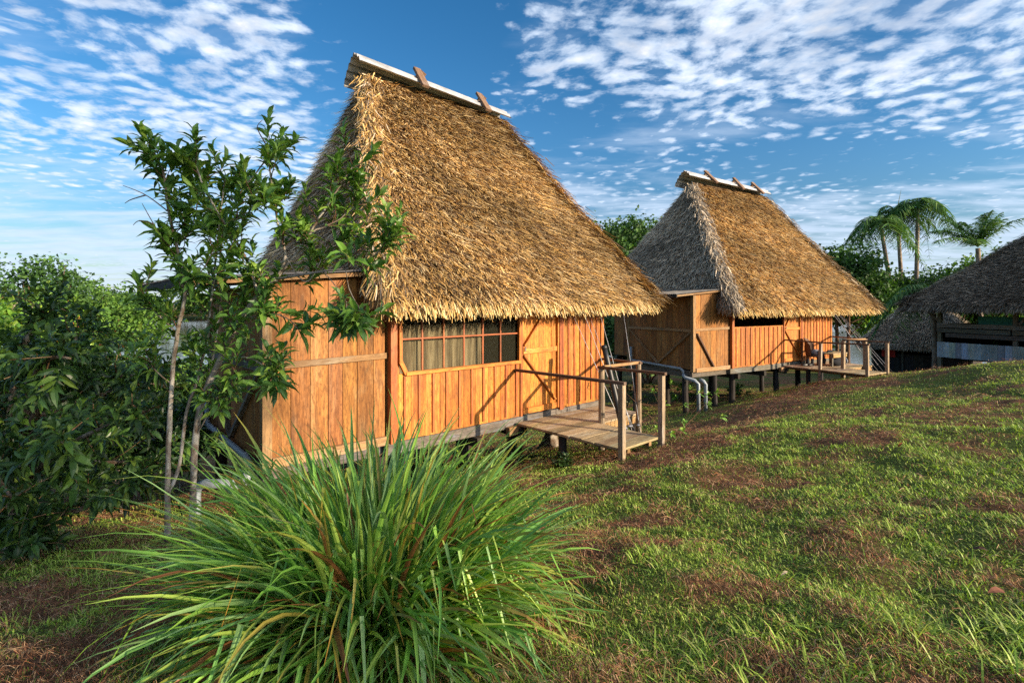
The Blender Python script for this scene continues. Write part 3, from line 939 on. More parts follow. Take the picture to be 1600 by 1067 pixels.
warm = THATCH_WARM
grey = THATCH_GREY
mixp = np.concatenate([warm[[3, 5, 7, 1]], grey[[1, 4, 0]], [(.50, .38, .24)]])  # grey strips among the warm ones put the left face's shade into the colour
RZ1 = math.atan2(.679, .734)
h1 = dict(P0=(-3.24, 6.68), rz=RZ1, X1=1.79, door0=4.60, door1=5.62, XR=7.07, W=5.5, sill=1.03, bat=.262, second=False,
          joists=(2.0, 3.45, 4.45, 5.8, 6.9),
          stilts=[(.12, .2), (.12, 2.6), (1.75, .15), (3.46, .22), (4.5, .12), (6.9, .2), (1.9, 2.7), (3.5, 2.7), (5.2, 2.7), (6.9, 2.7), (1.9, 5.3), (4.4, 5.3), (6.9, 5.3)],
          ridge=(2.86, 6.45, 2.75, 6.90), eave=(1.38, 8.20, -.72, 6.2, 2.29), cut=.88,
          nf={'front': 88000, 'left': 42000, 'right': 5000, 'back': 6000}, rs=1.0,
          pal={'front': warm, 'left': mixp * 1.3, 'right': warm, 'back': warm, 'hip': np.concatenate([mixp[[0, 1, 2, 5]], warm[[2, 3, 4, 8]]]) * .9, 'fringe': np.concatenate([warm[[2, 3, 6, 8]], [(.52, .44, .20), (.60, .50, .28)]])},
          cap=(2.56, 6.66, 7.22, 7.08), clamps=[(4.02, .05), (5.80, .05)],
          porch=dict(x0=4.42, x1=5.50, len=2.36, lx=6.92, ll=1.05,
                     posts=[(4.36, -2.52, .90, -.043, True, 'greyp'), (5.52, -2.50, .93, -.043, True, 'greyp'), (5.60, -1.19, .90, .06, True, 'greyp'), (6.66, -1.30, .92, .055, True, 'greyp')],
                     rails=[((4.42, FY_ := -.10, .88), (4.36, -2.58, .915), 'brownrail'), ((5.60, -1.12, .93), (5.52, -2.58, .955), 'brownrail'),
                            ((7.05, -.10, .90), (6.66, -1.36, .945), 'brownrail'), ((5.62, -1.22, .945), (6.70, -1.30, .95), 'pale')],
                     deckposts=[(4.5, -1.2), (6.85, -1.05)]))
M['greyp'] = wood('weathered_post', (0.38, 0.29, 0.19), (0.19, 0.14, 0.09), 0.85, (0.08, 0.06, 0.045), 0.5)
house1, g1 = stilt_house(h1, 'large nearest orange plank house with steep golden thatch, wide window and wooden porch')

RZ2 = math.atan2(.52, .854)
h2 = dict(P0=(5.69, 16.1), rz=RZ2, X1=1.80, door0=4.85, door1=5.85, XR=8.02, W=5.5, sill=1.35, bat=.25, second=True,
          joists=(2.0, 3.45, 4.7, 6.2, 7.8),
          stilts=[(.12, .4), (.12, 2.6), (1.3, .2), (1.95, .0), (1.75, 2.6), (4.6, .1), (6.2, .2), (7.8, .2), (1.9, 5.3), (4.4, 5.3), (7.8, 5.3), (4.4, 2.7), (7.8, 2.7)],
          ridge=(3.30, 7.95, 2.75, 6.92), eave=(1.08, 10.22, -.75, 6.7, 2.08), cut=.91,
          nf={'front': 52000, 'left': 30000, 'right': 3000, 'back': 3000}, rs=.7, widths=(.008, .019),
          pal={'front': np.concatenate([warm, warm[[2, 8, 4]], [(.52, .27, .08)]]), 'left': grey * 1.65, 'right': warm, 'back': warm, 'hip': grey * 1.3, 'fringe': np.concatenate([warm[[2, 3, 6, 8]], [(.50, .44, .18)]])},  # left face and hip greyed: their shade is painted into the thatch colour
          cap=(2.85, 8.15, 7.30, 7.15), clamps=[(4.22, -.3), (5.96, -.1), (7.30, -.3)],
          porch=dict(x0=4.72, x1=5.95, len=2.75, lx=7.6, ll=1.6,
                     posts=[(4.80, -1.37, .78, -.043, True, 'greyp'), (4.62, -2.87, .82, -.043, True, 'greyp'), (5.97, -2.86, .84, -.043, True, 'greyp'), (5.64, -1.68, .86, -.05, True, 'greyp'), (6.95, -1.77, .84, -.05, True, 'greyp')],
                     rails=[((4.84, -.10, .82), (4.80, -1.37, .81), 'brownrail'), ((4.80, -1.40, .81), (4.62, -2.94, .85), 'brownrail'),
                            ((5.64, -1.66, .89), (5.97, -2.93, .87), 'brownrail'), ((8.0, -.10, .84), (6.95, -1.83, .87), 'brownrail'), ((5.68, -1.72, .89), (6.92, -1.79, .88), 'pale')],
                     deckposts=[(4.9, -.9), (7.4, -1.3)]))
house2, g2 = stilt_house(h2, 'smaller thatched stilt house further back with grey shaded hip and open strip under its eave')

def to_world(h, a, b_, z=0.0):
    c_, s_ = math.cos(h['rz']), math.sin(h['rz'])
    return np.array([h['P0'][0] + a * c_ - b_ * s_, h['P0'][1] + a * s_ + b_ * c_, z])

# ------------------------------------------------------------------ leaves and trees
def add_leaves(mb, P0, D, Nn, L, Wd, C, droop=.25, fold=.35, k=4):
    """single leaves: base point, direction, upper-side normal, length, half width"""
    n_ = len(P0)
    D = unit(D); S = unit(np.cross(D, Nn)); Nn = unit(np.cross(S, D))
    t = np.linspace(0, 1, k)[None, :, None]
    L = np.broadcast_to(L, (n_,))[:, None, None]
    P_ = P0[:, None] + D[:, None] * L * t + Nn[:, None] * L * (.10 * np.sin(np.pi * t)) - np.array([0, 0, 1.]) * droop * L * t ** 2
    prof = {4: np.array([.06, .95, .85, .02]), 3: np.array([.1, 1, .05]), 5: np.array([.05, .75, 1., .7, .02])}[k]
    W_ = np.broadcast_to(Wd, (n_,))[:, None] * prof[None]
    mb.ribbon(P_, S, W_, C, Nn, fold)

def whorl_leaves(mb, tips, dirs, n_per, L, Wr, pal, spread=1.0, back=.16, droop=.25):
    """leaves spiralling round the last stretch of each twig"""
    nt = len(tips)
    tips = np.repeat(tips, n_per, 0); dirs = unit(np.repeat(dirs, n_per, 0))
    n_ = len(tips)
    az_ = np.tile(np.arange(n_per) * 2.4, nt) + rng.uniform(0, .8, n_) + np.repeat(rng.uniform(0, 6.28, nt), n_per)
    t = np.tile(np.linspace(1, 0, n_per), nt)
    ref = np.tile([[.13, .21, .97]], (n_, 1))
    a = unit(np.cross(dirs, ref + rng.normal(0, .05, (n_, 3)))); b_ = np.cross(dirs, a)
    rad = np.cos(az_)[:, None] * a + np.sin(az_)[:, None] * b_
    D = unit(dirs * (.35 + .5 * t[:, None]) + rad * spread * (.6 + .5 * (1 - t[:, None])) + np.array([0, 0, .12]) + rng.normal(0, .14, (n_, 3)))
    P0 = tips - dirs * (back * (1 - t))[:, None] + rad * .006
    Nn = unit(dirs * .8 + np.array([0, 0, .7]) - rad * .2 + rng.normal(0, .12, (n_, 3)))
    C = pal[rng.integers(0, len(pal), n_)] * rng.uniform(.75, 1.25, (n_, 1))
    sz = rng.uniform(.65, 1.15, n_)
    add_leaves(mb, P0, D, Nn, L * sz, L * Wr * sz, C, droop)

LEAFP = np.array([(.055, .115, .018), (.040, .090, .018), (.075, .140, .022), (.035, .080, .022), (.10, .16, .025)])
DARKP = np.array([(.022, .055, .014), (.030, .072, .016), (.018, .045, .014), (.045, .095, .020)])

def smooth_path(pts, n_=14):
    pts = np.array(pts, float)
    if len(pts) < 3:
        t = np.linspace(0, 1, n_)[:, None]
        return pts[0] * (1 - t) + pts[-1] * t
    s = np.linspace(0, len(pts) - 1, n_)
    out = []
    for x in s:
        i = min(int(x), len(pts) - 2); f = x - i
        p0, p1, p2, p3 = pts[max(i - 1, 0)], pts[i], pts[i + 1], pts[min(i + 2, len(pts) - 1)]
        out.append(.5 * ((2 * p1) + (-p0 + p2) * f + (2 * p0 - 5 * p1 + 4 * p2 - p3) * f * f + (-p0 + 3 * p1 - 3 * p2 + p3) * f ** 3))
    return np.array(out)

# --- slim young tree in front of the annexe
T = thing('young_tree', 'slim young tree with pale mottled stems and glossy leaves in front of the near house', 'tree', tuple(at(264, 838, 4.6)))
T0 = np.array(T.location)
limbs = [  # (pixel x, pixel y, depth), r0, r1, first index bearing twigs
    ([(262, 846, 4.6), (262, 760, 4.6), (264, 690, 4.58), (268, 600, 4.56), (277, 520, 4.55), (290, 450, 4.5), (275, 380, 4.48), (262, 310, 4.45), (255, 250, 4.42), (240, 225, 4.4)], .034, .008, .52),
    ([(300, 836, 4.75), (302, 760, 4.75), (306, 680, 4.72), (318, 620, 4.7), (345, 560, 4.65), (375, 500, 4.6), (405, 462, 4.55), (432, 436, 4.5)], .040, .026, .75),
    ([(264, 768, 4.6), (280, 727, 4.66), (292, 640, 4.7), (310, 590, 4.75), (326, 500, 4.8), (338, 400, 4.82), (344, 330, 4.85), (352, 262, 4.9)], .022, .007, .45),
    ([(318, 620, 4.7), (332, 560, 4.85), (344, 470, 4.95), (346, 380, 5.0), (370, 300, 5.0), (402, 250, 5.0), (432, 205, 5.0)], .020, .006, .45),
    ([(432, 436, 4.5), (446, 400, 4.46), (434, 340, 4.42), (424, 270, 4.4), (418, 215, 4.38)], .017, .006, .3),
    ([(405, 462, 4.55), (385, 405, 4.5), (352, 345, 4.42), (322, 285, 4.38), (300, 225, 4.35)], .018, .006, .25),
    ([(432, 436, 4.5), (470, 385, 4.45), (500, 330, 4.4), (530, 278, 4.38), (552, 240, 4.35)], .017, .006, .25),
    ([(485, 358, 4.42), (530, 335, 4.5), (562, 300, 4.55)], .009, .004, .2),
    ([(432, 436, 4.5), (505, 424, 4.3), (556, 418, 4.2), (592, 392, 4.15), (612, 356, 4.1)], .015, .005, .4),
    ([(540, 420, 4.22), (546, 452, 4.2), (562, 486, 4.2), (556, 512, 4.2)], .005, .003, .5),
    ([(505, 424, 4.3), (540, 470, 4.3), (536, 505, 4.3)], .005, .003, .6),
    ([(375, 500, 4.6), (420, 490, 4.45), (452, 500, 4.4), (470, 520, 4.35)], .010, .004, .2),
    ([(345, 560, 4.65), (392, 560, 4.5), (425, 585, 4.45), (432, 600, 4.4)], .009, .004, .2),
    ([(277, 520, 4.55), (245, 490, 4.5), (226, 470, 4.45)], .008, .004, .2),
    ([(290, 450, 4.5), (318, 420, 4.35), (335, 385, 4.3)], .008, .004, .2),
    ([(275, 380, 4.48), (300, 345, 4.55), (310, 300, 4.6), (318, 262, 4.6)], .008, .004, .2),
    ([(352, 345, 4.42), (390, 320, 4.3), (410, 290, 4.25)], .007, .004, .2),
    ([(446, 400, 4.46), (480, 440, 4.5), (520, 372, 4.6), (560, 360, 4.6)], .008, .004, .3),
    ([(306, 680, 4.72), (330, 640, 4.6), (352, 600, 4.5), (370, 590, 4.45)], .008, .004, .3),
    ([(268, 600, 4.56), (240, 575, 4.5), (225, 540, 4.4)], .007, .004, .3),
    ([(326, 500, 4.8), (300, 470, 4.9), (285, 430, 5.0)], .007, .004, .3),
]
bk = MB(); tips, dirs = [], []
for pts, r0, r1, s0 in limbs:
    pts = [(x, y if y > 400 else 400 - (400 - y) * .88, d) for x, y, d in pts]
    s0 = s0 * .8
    P_ = smooth_path([at(*q) for q in pts], 7 * len(pts) // 2 + 6) - T0
    P_[1:-1] += rng.normal(0, .0015, P_[1:-1].shape)
    bk.tube(P_, np.linspace(r0 * .74, r1 * .9, len(P_)), 9, (1, 1, 1), .06)
    n_ = len(P_)
    length = np.linalg.norm(np.diff(P_, axis=0), axis=1).sum()
    tips.append(P_[-1]); dirs.append(unit(P_[-1] - P_[-3]))
    m_ = int(length * (1 - s0) * 17.0) + 1
    for _ in range(m_):
        f = rng.uniform(s0, 1) * (n_ - 1); i = int(min(f, n_ - 2))
        p = P_[i] + (P_[i + 1] - P_[i]) * (f - i)
        d = unit(P_[i + 1] - P_[i])
        side = unit(np.cross(d, rng.normal(0, 1, 3)))
        dd = unit(d * .5 + side * .85 + np.array([0, 0, .3]))
        L_ = rng.uniform(.07, .25)
        q = np.array([p + dd * L_ * t + np.array([0, 0, .05]) * t * t for t in (0, .35, .7, 1)]) + np.concatenate([[[0, 0, 0]], rng.normal(0, .012, (3, 3))])
        bk.tube(q, [.0045, .004, .003, .0022], 5, m=1)
        tips.append(q[-1]); dirs.append(unit(q[-1] - q[-2]))
# bare twigs on the left
for a_ in (((262, 330, 4.45), (228, 305, 4.3), (192, 290, 4.2)), ((268, 395, 4.48), (240, 350, 4.35), (222, 318, 4.3)), ((415, 225, 4.4), (402, 200, 4.3), (410, 188, 4.3)), ((228, 305, 4.3), (205, 312, 4.3), (195, 318, 4.3)), ((240, 350, 4.35), (218, 345, 4.3), (208, 352, 4.3))):
    bk.tube(smooth_path([at(*q) for q in a_], 8) - T0, np.linspace(.006, .002, 8), 5, m=1)
bk.build('trunk', [M['bark'], M['twig']], T, smooth=True)
lf = MB()
whorl_leaves(lf, np.array(tips), np.array(dirs), 11, .165, .15, LEAFP * 2.0, 1.0, .16, .22)
lf.build('crown', M['leaf'], T)

# --- generic broad-leaved crown
def limb_tree(name, label, cat, base, height, spread, leafL, n_tips, per, pal, trunk_r, seed, low=.35, leafW=.22, group=None, squash=.8, mat='leaf', barkm='bark', lean=(0, 0), crown_c=None, flat=False, whorl=True, parts=True):
    g = np.random.default_rng(seed)
    t = thing(name, label, cat, tuple(base), 0, group)
    H = height
    cc = np.array([lean[0], lean[1], H * (low + (1 - low) * .5)]) if crown_c is None else np.array(crown_c)
    rad = np.array([spread, spread, H * (1 - low) * .5])
    tr = MB()
    main = smooth_path([(0, 0, -.3), (lean[0] * .1, lean[1] * .1, H * low * .5), (lean[0] * .5 + g.normal(0, .05) * H * .2, lean[1] * .5, H * low), tuple(cc + [0, 0, rad[2] * .3])], 12)
    tr.tube(main, np.linspace(trunk_r, trunk_r * .3, 12), 9, (1, 1, 1), .06)
    nl = 9
    ends = []
    for i in range(nl):
        a = i * 2.4 + g.uniform(0, .8); e = g.uniform(-.35, 1.0)
        tgt = cc + rad * np.array([math.cos(a) * math.cos(e), math.sin(a) * math.cos(e), math.sin(e)]) * g.uniform(.65, .9)
        st = main[int(g.integers(5, 11))]
        mid = (st + tgt) / 2 + g.normal(0, .06, 3) * spread
        P_ = smooth_path([st, mid, tgt], 8)
        tr.tube(P_, np.linspace(trunk_r * .38, trunk_r * .08, 8), 6, (1, 1, 1), .05)
        ends.append(P_)
    tr.build('trunk', M[barkm], t, smooth=True)
    # leaf clumps: clusters of twigs round points on the limbs and through the crown shell
    nc = max(14, n_tips // 14)
    cdir = unit(g.normal(0, 1, (nc, 3)))
    cdir[:, 2] = np.where(cdir[:, 2] < -.5, -cdir[:, 2], cdir[:, 2])
    cen = cc + cdir * rad * g.uniform(.55, 1.02, (nc, 1)) * np.array([1, 1, squash])
    ce = np.array([e_[int(g.integers(4, 8))] for e_ in ends for _ in range(2)])
    cen = np.concatenate([cen, ce])
    cs = g.uniform(.13, .28, len(cen)) * spread
    pick = g.integers(0, len(cen), n_tips)
    off = g.normal(0, 1, (n_tips, 3)) * np.array([1, 1, .55])
    tp = cen[pick] + off * cs[pick][:, None] * .75
    dr_ = unit(unit(tp - cc) * .8 + np.array([0, 0, .35]) + g.normal(0, .4, (n_tips, 3)))
    lf_ = MB()
    tone = (0.75 + .5 * g.random(len(cen)))[pick]
    if whorl:
        n0 = len(lf_.v)
        whorl_leaves(lf_, tp, dr_, per, leafL, leafW, pal, 1.0, leafL * 1.1, .2)
        lf_.c = [c_ * np.repeat(tone, c_.shape[0] // n_tips)[:, None] for c_ in lf_.c]
    else:
        n_ = n_tips * per
        pp = np.repeat(tp, per, 0) + g.normal(0, 1, (n_, 3)) * leafL * 1.1
        D = unit(g.normal(0, 1, (n_, 3)) + np.array([0, 0, -.15])); Nn = unit(g.normal(0, .6, (n_, 3)) + np.array([0, 0, 1.]))
        C = pal[g.integers(0, len(pal), n_)] * g.uniform(.75, 1.3, (n_, 1)) * np.repeat(tone, per)[:, None]
        add_leaves(lf_, pp, D, Nn, leafL * g.uniform(.6, 1.3, n_), leafL * leafW * 1.6, C, .1, .2, 3)
    lf_.build('crown', M[mat], t)
    return t

gzf = lambda x, y: float(gz(x, y)[0])

# --- avocado tree filling the left edge, with a fruit and a white-washed trunk foot
AV = thing('avocado_tree', 'dark leafy avocado tree with low drooping branches at the left edge', 'tree', (-5.35, 5.55, gzf(-5.35, 5.55)))
A0 = np.array(AV.location)
tr = MB()
trunk = smooth_path([(0, 0, -.3), (.02, 0, .5), (-.1, .1, 1.1), (-.15, .2, 2.0)], 10)
tr.tube(trunk, np.linspace(.13, .06, 10), 10, (.55, .5, .45), .05)
av_tips, av_dirs = [], []
avl = [([(10, 690, 5.5), (30, 560, 5.5), (60, 505, 5.5), (90, 480, 5.5)]), ([(30, 760, 5.5), (100, 700, 5.2), (180, 660, 5.0), (235, 640, 4.9)]), ([(30, 700, 5.6), (110, 620, 5.4), (180, 590, 5.3), (235, 585, 5.2)]),
       ([(20, 680, 5.6), (70, 600, 5.8), (110, 560, 5.9), (130, 520, 5.9)]), ([(30, 800, 5.3), (110, 800, 5.0), (180, 770, 4.9), (215, 745, 4.8)]),
       ([(10, 690, 5.6), (20, 600, 5.6), (30, 540, 5.6)]), ([(20, 740, 5.4), (-60, 640, 5.0), (-120, 560, 4.8)]), ([(60, 650, 5.5), (150, 620, 6.0), (230, 600, 6.3), (300, 610, 6.5)]),
       ([(50, 700, 5.5), (140, 720, 6.0), (220, 720, 6.2), (290, 700, 6.3)]), ([(60, 640, 5.8), (130, 600, 6.4), (180, 580, 6.6)]), ([(20, 780, 5.2), (20, 830, 4.9), (60, 850, 4.8)]),
       ([(20, 720, 5.4), (60, 700, 4.7), (90, 690, 4.3), (110, 700, 4.1)]), ([(20, 650, 5.4), (50, 590, 4.9), (80, 560, 4.6), (110, 560, 4.5)]), ([(-20, 800, 5.2), (-60, 850, 4.7), (-40, 900, 4.4)]),
       ([(60, 640, 5.4), (105, 580, 5.3), (120, 520, 5.3)]), ([(0, 760, 5.2), (-10, 740, 4.6), (20, 780, 4.3)])]
for q in avl:
    P_ = smooth_path([at(*p) for p in q], 12) - A0
    P_ = np.concatenate([[trunk[6]], P_])
    tr.tube(P_, np.linspace(.04, .010, 13), 6, (.8, .7, .6), .05)
    n_ = len(P_)
    for _ in range(30):
        i = int(rng.integers(2, n_ - 1)); p = P_[i] + (P_[i] - P_[i - 1]) * rng.random()
        dd = unit(unit(P_[i] - P_[i - 1]) * .5 + rng.normal(0, .75, 3) + np.array([0, 0, .15]))
        L_ = rng.uniform(.08, .46)
        e_ = p + dd * L_
        av_tips.append(e_); av_dirs.append(dd)
        if rng.random() < .5:
            tr.tube([p, p + dd * L_ * .5 + rng.normal(0, .015, 3), e_], [.007, .005, .003], 5, (.8, .6, .4))
av_tips, av_dirs = np.array(av_tips), np.array(av_dirs)
tr.build('trunk', M['bark'], AV, smooth=True)
lf = MB()
whorl_leaves(lf, av_tips, av_dirs, 14, .145, .17, np.concatenate([DARKP, DARKP, LEAFP]) * 1.25, 1.0, .20, .3)
lf.build('crown', M['leaf'], AV)
# white painted foot, fruit
wf = MB().tube([(0, 0, -.1), (.01, 0, .10), (.02, 0, .26)], [.137, .133, .128], 10, (1.9, 1.85, 1.75), .04)
wf.build('painted_foot', M['bark'], AV, smooth=True)
fr_c = at(29, 866, 4.6) - A0
fm = MB()
t_ = np.linspace(0, 1, 10)
fm.tube([fr_c + np.array([0, 0, .085 - .17 * a]) for a in t_], .052 * np.sqrt(np.clip(np.sin(np.pi * (t_ * .96 + .02)), 0, 1)) * (0.62 + .5 * t_), 12, (.045, .085, .02))
fm.tube([fr_c + [0, 0, .085], fr_c + [.01, .0, .2], fr_c + [.05, .05, .42]], .003, 5, (.12, .1, .05))
fm.build('fruit', M['leaf'], AV, smooth=True)

# --- understorey and near bank trees, each its own
ORP = np.array([(.42, .13, .03), (.09, .17, .025), (.13, .21, .03), (.30, .16, .03), (.07, .14, .02)])
BRP = 1.5 * np.array([(.085, .18, .022), (.11, .21, .03), (.06, .14, .02), (.14, .22, .03)])
MIDP = 1.45 * np.array([(.045, .10, .018), (.06, .13, .02), (.035, .08, .016), (.08, .15, .025)])
DARKP2 = DARKP * 1.5
def ground_at(px, Y, off=0): 
    x = (px - 800) / 800 * Y
    return (x, Y, gzf(x, Y) - off)
limb_tree('flowering_tree', 'bushy tree with orange blossom tips rising behind the avocado tree', 'tree', ground_at(30, 11.5), 4.85, 1.8, .17, 560, 9, np.concatenate([ORP, BRP]), .12, 11, .25, .2)
limb_tree('shade_tree', 'bright green tree with yellowish leaves at the upper left edge', 'tree', ground_at(-40, 9.0), 4.45, 1.7, .17, 460, 9, BRP, .12, 12, .25, .22)
limb_tree('garden_tree', 'dark mid-height tree below the blossoming tree on the slope', 'tree', ground_at(150, 13), 3.5, 1.7, .17, 420, 9, np.concatenate([MIDP, BRP[:1]]), .10, 13, .2, .2)
limb_tree('hillside_bush', 'dense dark bush under the avocado branches beside the slim stems', 'bush', ground_at(190, 8.2), 2.0, 1.15, .15, 330, 10, np.concatenate([DARKP, MIDP]), .05, 14, .05, .2)
limb_tree('hillside_bush', 'dark bush left of the drain pipe behind the slim stems', 'bush', ground_at(285, 10.5), 2.5, 1.2, .15, 300, 10, np.concatenate([DARKP, MIDP]), .05, 15, .05, .2)
limb_tree('hillside_bush', 'dark bush low at the far left behind the avocado trunk', 'bush', ground_at(20, 9.0), 2.6, 1.6, .16, 380, 10, DARKP, .05, 16, .05, .2)

# two tall trees out of the frame on the right, behind the camera: the foreground lies in their shade
for q_, (off_, dd_, H_, sp_, sd_, lb_) in enumerate(((1.6, 20, 10.4, 2.9, 61, 'tall spreading tree right of the camera that shades the lemongrass'), (-3.0, 22, 10.5, 3.4, 62, 'tall tree behind the camera that shades the slope'))):
    sx_, sy_ = math.cos(SUN_AZ), math.sin(SUN_AZ)
    X_, Y_ = -sy_ * off_ + sx_ * dd_, sx_ * off_ + sy_ * dd_
    limb_tree('shade_giving_tree', lb_, 'tree', (X_, Y_, gzf(X_, Y_)), H_, sp_, .30, (150, 260)[q_], 9, MIDP, .2, sd_, .33, .26, None, .9, 'farleaf', 'twig', whorl=False)

# templates of far trees, then copies
def far_tree(seed, pal, H, spread, low, label, n_tips=170, per=9, leafL=.55, name='forest_tree', pos=(0, 0, 0), group=None, tr=.35):
    return limb_tree(name, label, 'tree', pos, H, spread, leafL, n_tips, per, pal, tr, seed, low, .30, group, .85, 'farleaf', 'twig', whorl=False)

def place_copies(tpl, spots, labels_fn, group):
    out = []
    for i, (x, y, s, rz_) in enumerate(spots):
        o = tpl[i % len(tpl)]
        if i >= len(tpl):
            o = copy_tree(o)
        o.location = (x, y, gzf(x, y) - .2)
        o.rotation_euler = (0, 0, rz_)
        o.scale = (s * rng.uniform(.9, 1.1), s * rng.uniform(.9, 1.1), s)
        o['label'] = labels_fn(i, o); o['group'] = group
        out.append(o)
    return out

# far bank forest (reads as separate crowns)
FARP = [q * 1.5 for q in (np.array([(.035, .075, .022), (.045, .09, .025), (.028, .06, .022)]), np.array([(.06, .12, .025), (.08, .14, .03), (.05, .10, .025)]), np.array([(.03, .06, .025), (.04, .075, .03), (.055, .09, .03)]))]
ff = MB()
g = np.random.default_rng(5)
for row, (Y, n_, sc) in enumerate(((240, 46, .72), (252, 44, .95), (272, 40, 1.15))):
    for x in np.linspace(-1.3, 1.3, n_) * Y:
        x, y = x + g.uniform(-4, 4), Y + g.uniform(-3, 6)
        H = g.choice([22, 17, 26, 14]) * sc * g.uniform(.7, 1.15); sp = g.uniform(5.5, 9); z0 = -5.6
        lowf = g.choice([.05, .12, .3])
        ncl = 26
        cdir = unit(g.normal(0, 1, (ncl, 3))); cdir[:, 2] = np.abs(cdir[:, 2]) * 1.0 - .25
        cen = np.array([x, y, z0 + H * (lowf + .3)]) + cdir * np.array([sp, sp, H * (1 - lowf) * .5]) * g.uniform(.5, 1, (ncl, 1))
        n2 = 1500
        k_ = g.integers(0, ncl, n2)
        p = cen[k_] + g.normal(0, 1, (n2, 3)) * np.array([1.5, 1.5, .8])
        D = unit(g.normal(0, 1, (n2, 3))); Nn = unit(g.normal(0, .6, (n2, 3)) + np.array([0, 0, 1.]))
        S = unit(np.cross(D, Nn))
        pal = FARP[int(g.integers(0, 3))]
        C = pal[g.integers(0, len(pal), n2)] * (g.uniform(.7, 1.3, ncl)[k_] * g.uniform(.8, 1.2, n2))[:, None]
        ff.ribbon(np.stack([p - D * .45, p, p + D * .45], 1), S, np.array([.1, .34, .1])[None], C)
tag(ff.build('far_forest', M['farleaf']), 'hazy unbroken forest along the opposite river bank', 'forest', kind='stuff')

# near bank trees left (between the blossom tree and the river)
GR = 'trees between the houses and the river'
nb = [(100, 30, 4.6, 2.6, BRP, 'low bright green tree near the water left of the slim stems'), (185, 44, 10.2, 3.2, MIDP, 'round green tree on the bank above the blossoming tree'),
      (45, 40, 13.4, 3.8, DARKP2, 'tall dark tree with flat top at the upper left skyline'), (235, 34, 4.0, 2.6, BRP, 'small yellow-green tree beside the gap showing the river'),
      (330, 36, 4.0, 3.0, MIDP, 'green tree behind the lean-to roof and slim stems'), (125, 50, 11.8, 4.2, MIDP, 'spreading tree standing at the water edge on the left'),
      (-30, 26, 6.0, 3.2, BRP, 'leafy tree just inside the left edge on the bank')]
for i, (pxx, Y, H, sp, pal, lb) in enumerate(nb):
    x = (pxx - 800) / 800 * Y
    limb_tree('bank_tree', lb, 'tree', (x, Y, max(gzf(x, Y), -6) - .2), H, sp, .30, 420, 9, pal, .16, 200 + i, .12, .26, GR, .85, 'farleaf', 'twig', whorl=False)
# right side: between and behind the houses
rt = [(1130, 44, 4.4, 3.6, MIDP, 'low bush on the bank seen between the stilts of the second house', .02), (1225, 46, 4.6, 3.6, DARKP2, 'bush on the bank beneath the second porch', .02), (1060, 40, 4.0, 3.4, DARKP2, 'dark bush under the annexe end of the second house', .02), (965, 44, 13.9, 4.4, DARKP2, 'green tree whose top shows between the two thatched roofs', .5), (1010, 50, 14.6, 4.4, MIDP, 'dark tree rising just left of the second ridge', .5),
      (1010, 29, 4.6, 2.8, DARKP2, 'dark tree behind the fishing rods of the near porch', .02), (1308, 42, 10.4, 3.4, DARKP2, 'dark tree beside the right slope of the second roof', .50),
      (1352, 42.5, 6.8, 3.4, BRP, 'yellow-green tree in front of the three palm trunks', .45), (1495, 46, 9.6, 4.2, DARKP2, 'big airy tree behind the coconut palm', .3),
      (1575, 41, 9.8, 4.2, MIDP, 'tree with layered branches above the dark hut roof', .3), (1440, 50, 7.2, 4.4, DARKP2, 'dark tree under the palm crowns', .1),
      (1640, 40, 10.5, 4.2, MIDP, 'tree at the right edge behind the dark hut', .2), (1325, 40, 8.0, 2.9, DARKP2, 'dark tree behind the second porch', .52),
      (1390, 43, 8.0, 3.2, DARKP2, 'dark tree directly behind the small grey hut', .45), (1280, 46, 8.4, 3.4, DARKP2, 'low dark tree behind the second house wall end', .5),
      (1565, 52, 10.6, 4.2, BRP, 'lighter green tree farthest back at the right', .3)]
for i, (pxx, Y, H, sp, pal, lb, low) in enumerate(rt):
    x = (pxx - 800) / 800 * Y
    limb_tree('bank_tree', lb, 'tree', (x, Y, max(gzf(x, Y), -5.8) - .2), H, sp, .30, 560, 9, pal, .18, 300 + i, low, .26, GR, .85, 'farleaf', 'twig', whorl=False)

# --- palms
def frond(mb, base, az_, el, L, droop, leafl, n_leaf, pal, w_=.035):
    d = np.array([math.cos(az_) * math.cos(el), math.sin(az_) * math.cos(el), math.sin(el)])
    t = np.linspace(0, 1, n_leaf)[:, None]
    P_ = base + d * L * t + np.array([0, 0, -1.]) * droop * L * t ** 2.2
    Dd = unit(np.gradient(P_, axis=0))
    side = unit(np.cross(Dd, np.array([0, 0, 1.])))
    mb.tube(P_[::3], np.linspace(.035, .008, len(P_[::3])), 5, tuple(pal[0] * 1.3))
    for s in (-1, 1):
        ll = leafl * np.sin(np.pi * (t[2:] * .86 + .10)) * rng.uniform(.8, 1.1, (n_leaf - 2, 1))
        D0 = unit(side[2:] * s * .85 + Dd[2:] * .45 + np.array([0, 0, .10]) + rng.normal(0, .10, (n_leaf - 2, 3)))
        k = np.linspace(0, 1, 4)[None, :, None]
        Q = P_[2:, None] + D0[:, None] * ll[:, None] * k + np.array([0, 0, -1.]) * (ll[:, None] * .55) * k ** 2
        C = pal[rng.integers(0, len(pal), n_leaf - 2)] * rng.uniform(.7, 1.3, (n_leaf - 2, 1))
        mb.ribbon(Q, unit(np.cross(D0, np.array([0, 0, 1.]) + 0.3 * rng.normal(0, 1, D0.shape))), w_ * np.array([.8, 1, .8, .1])[None], C)
PALMP = 1.7 * np.array([(.045, .10, .025), (.06, .13, .03), (.035, .075, .02), (.09, .14, .04)])
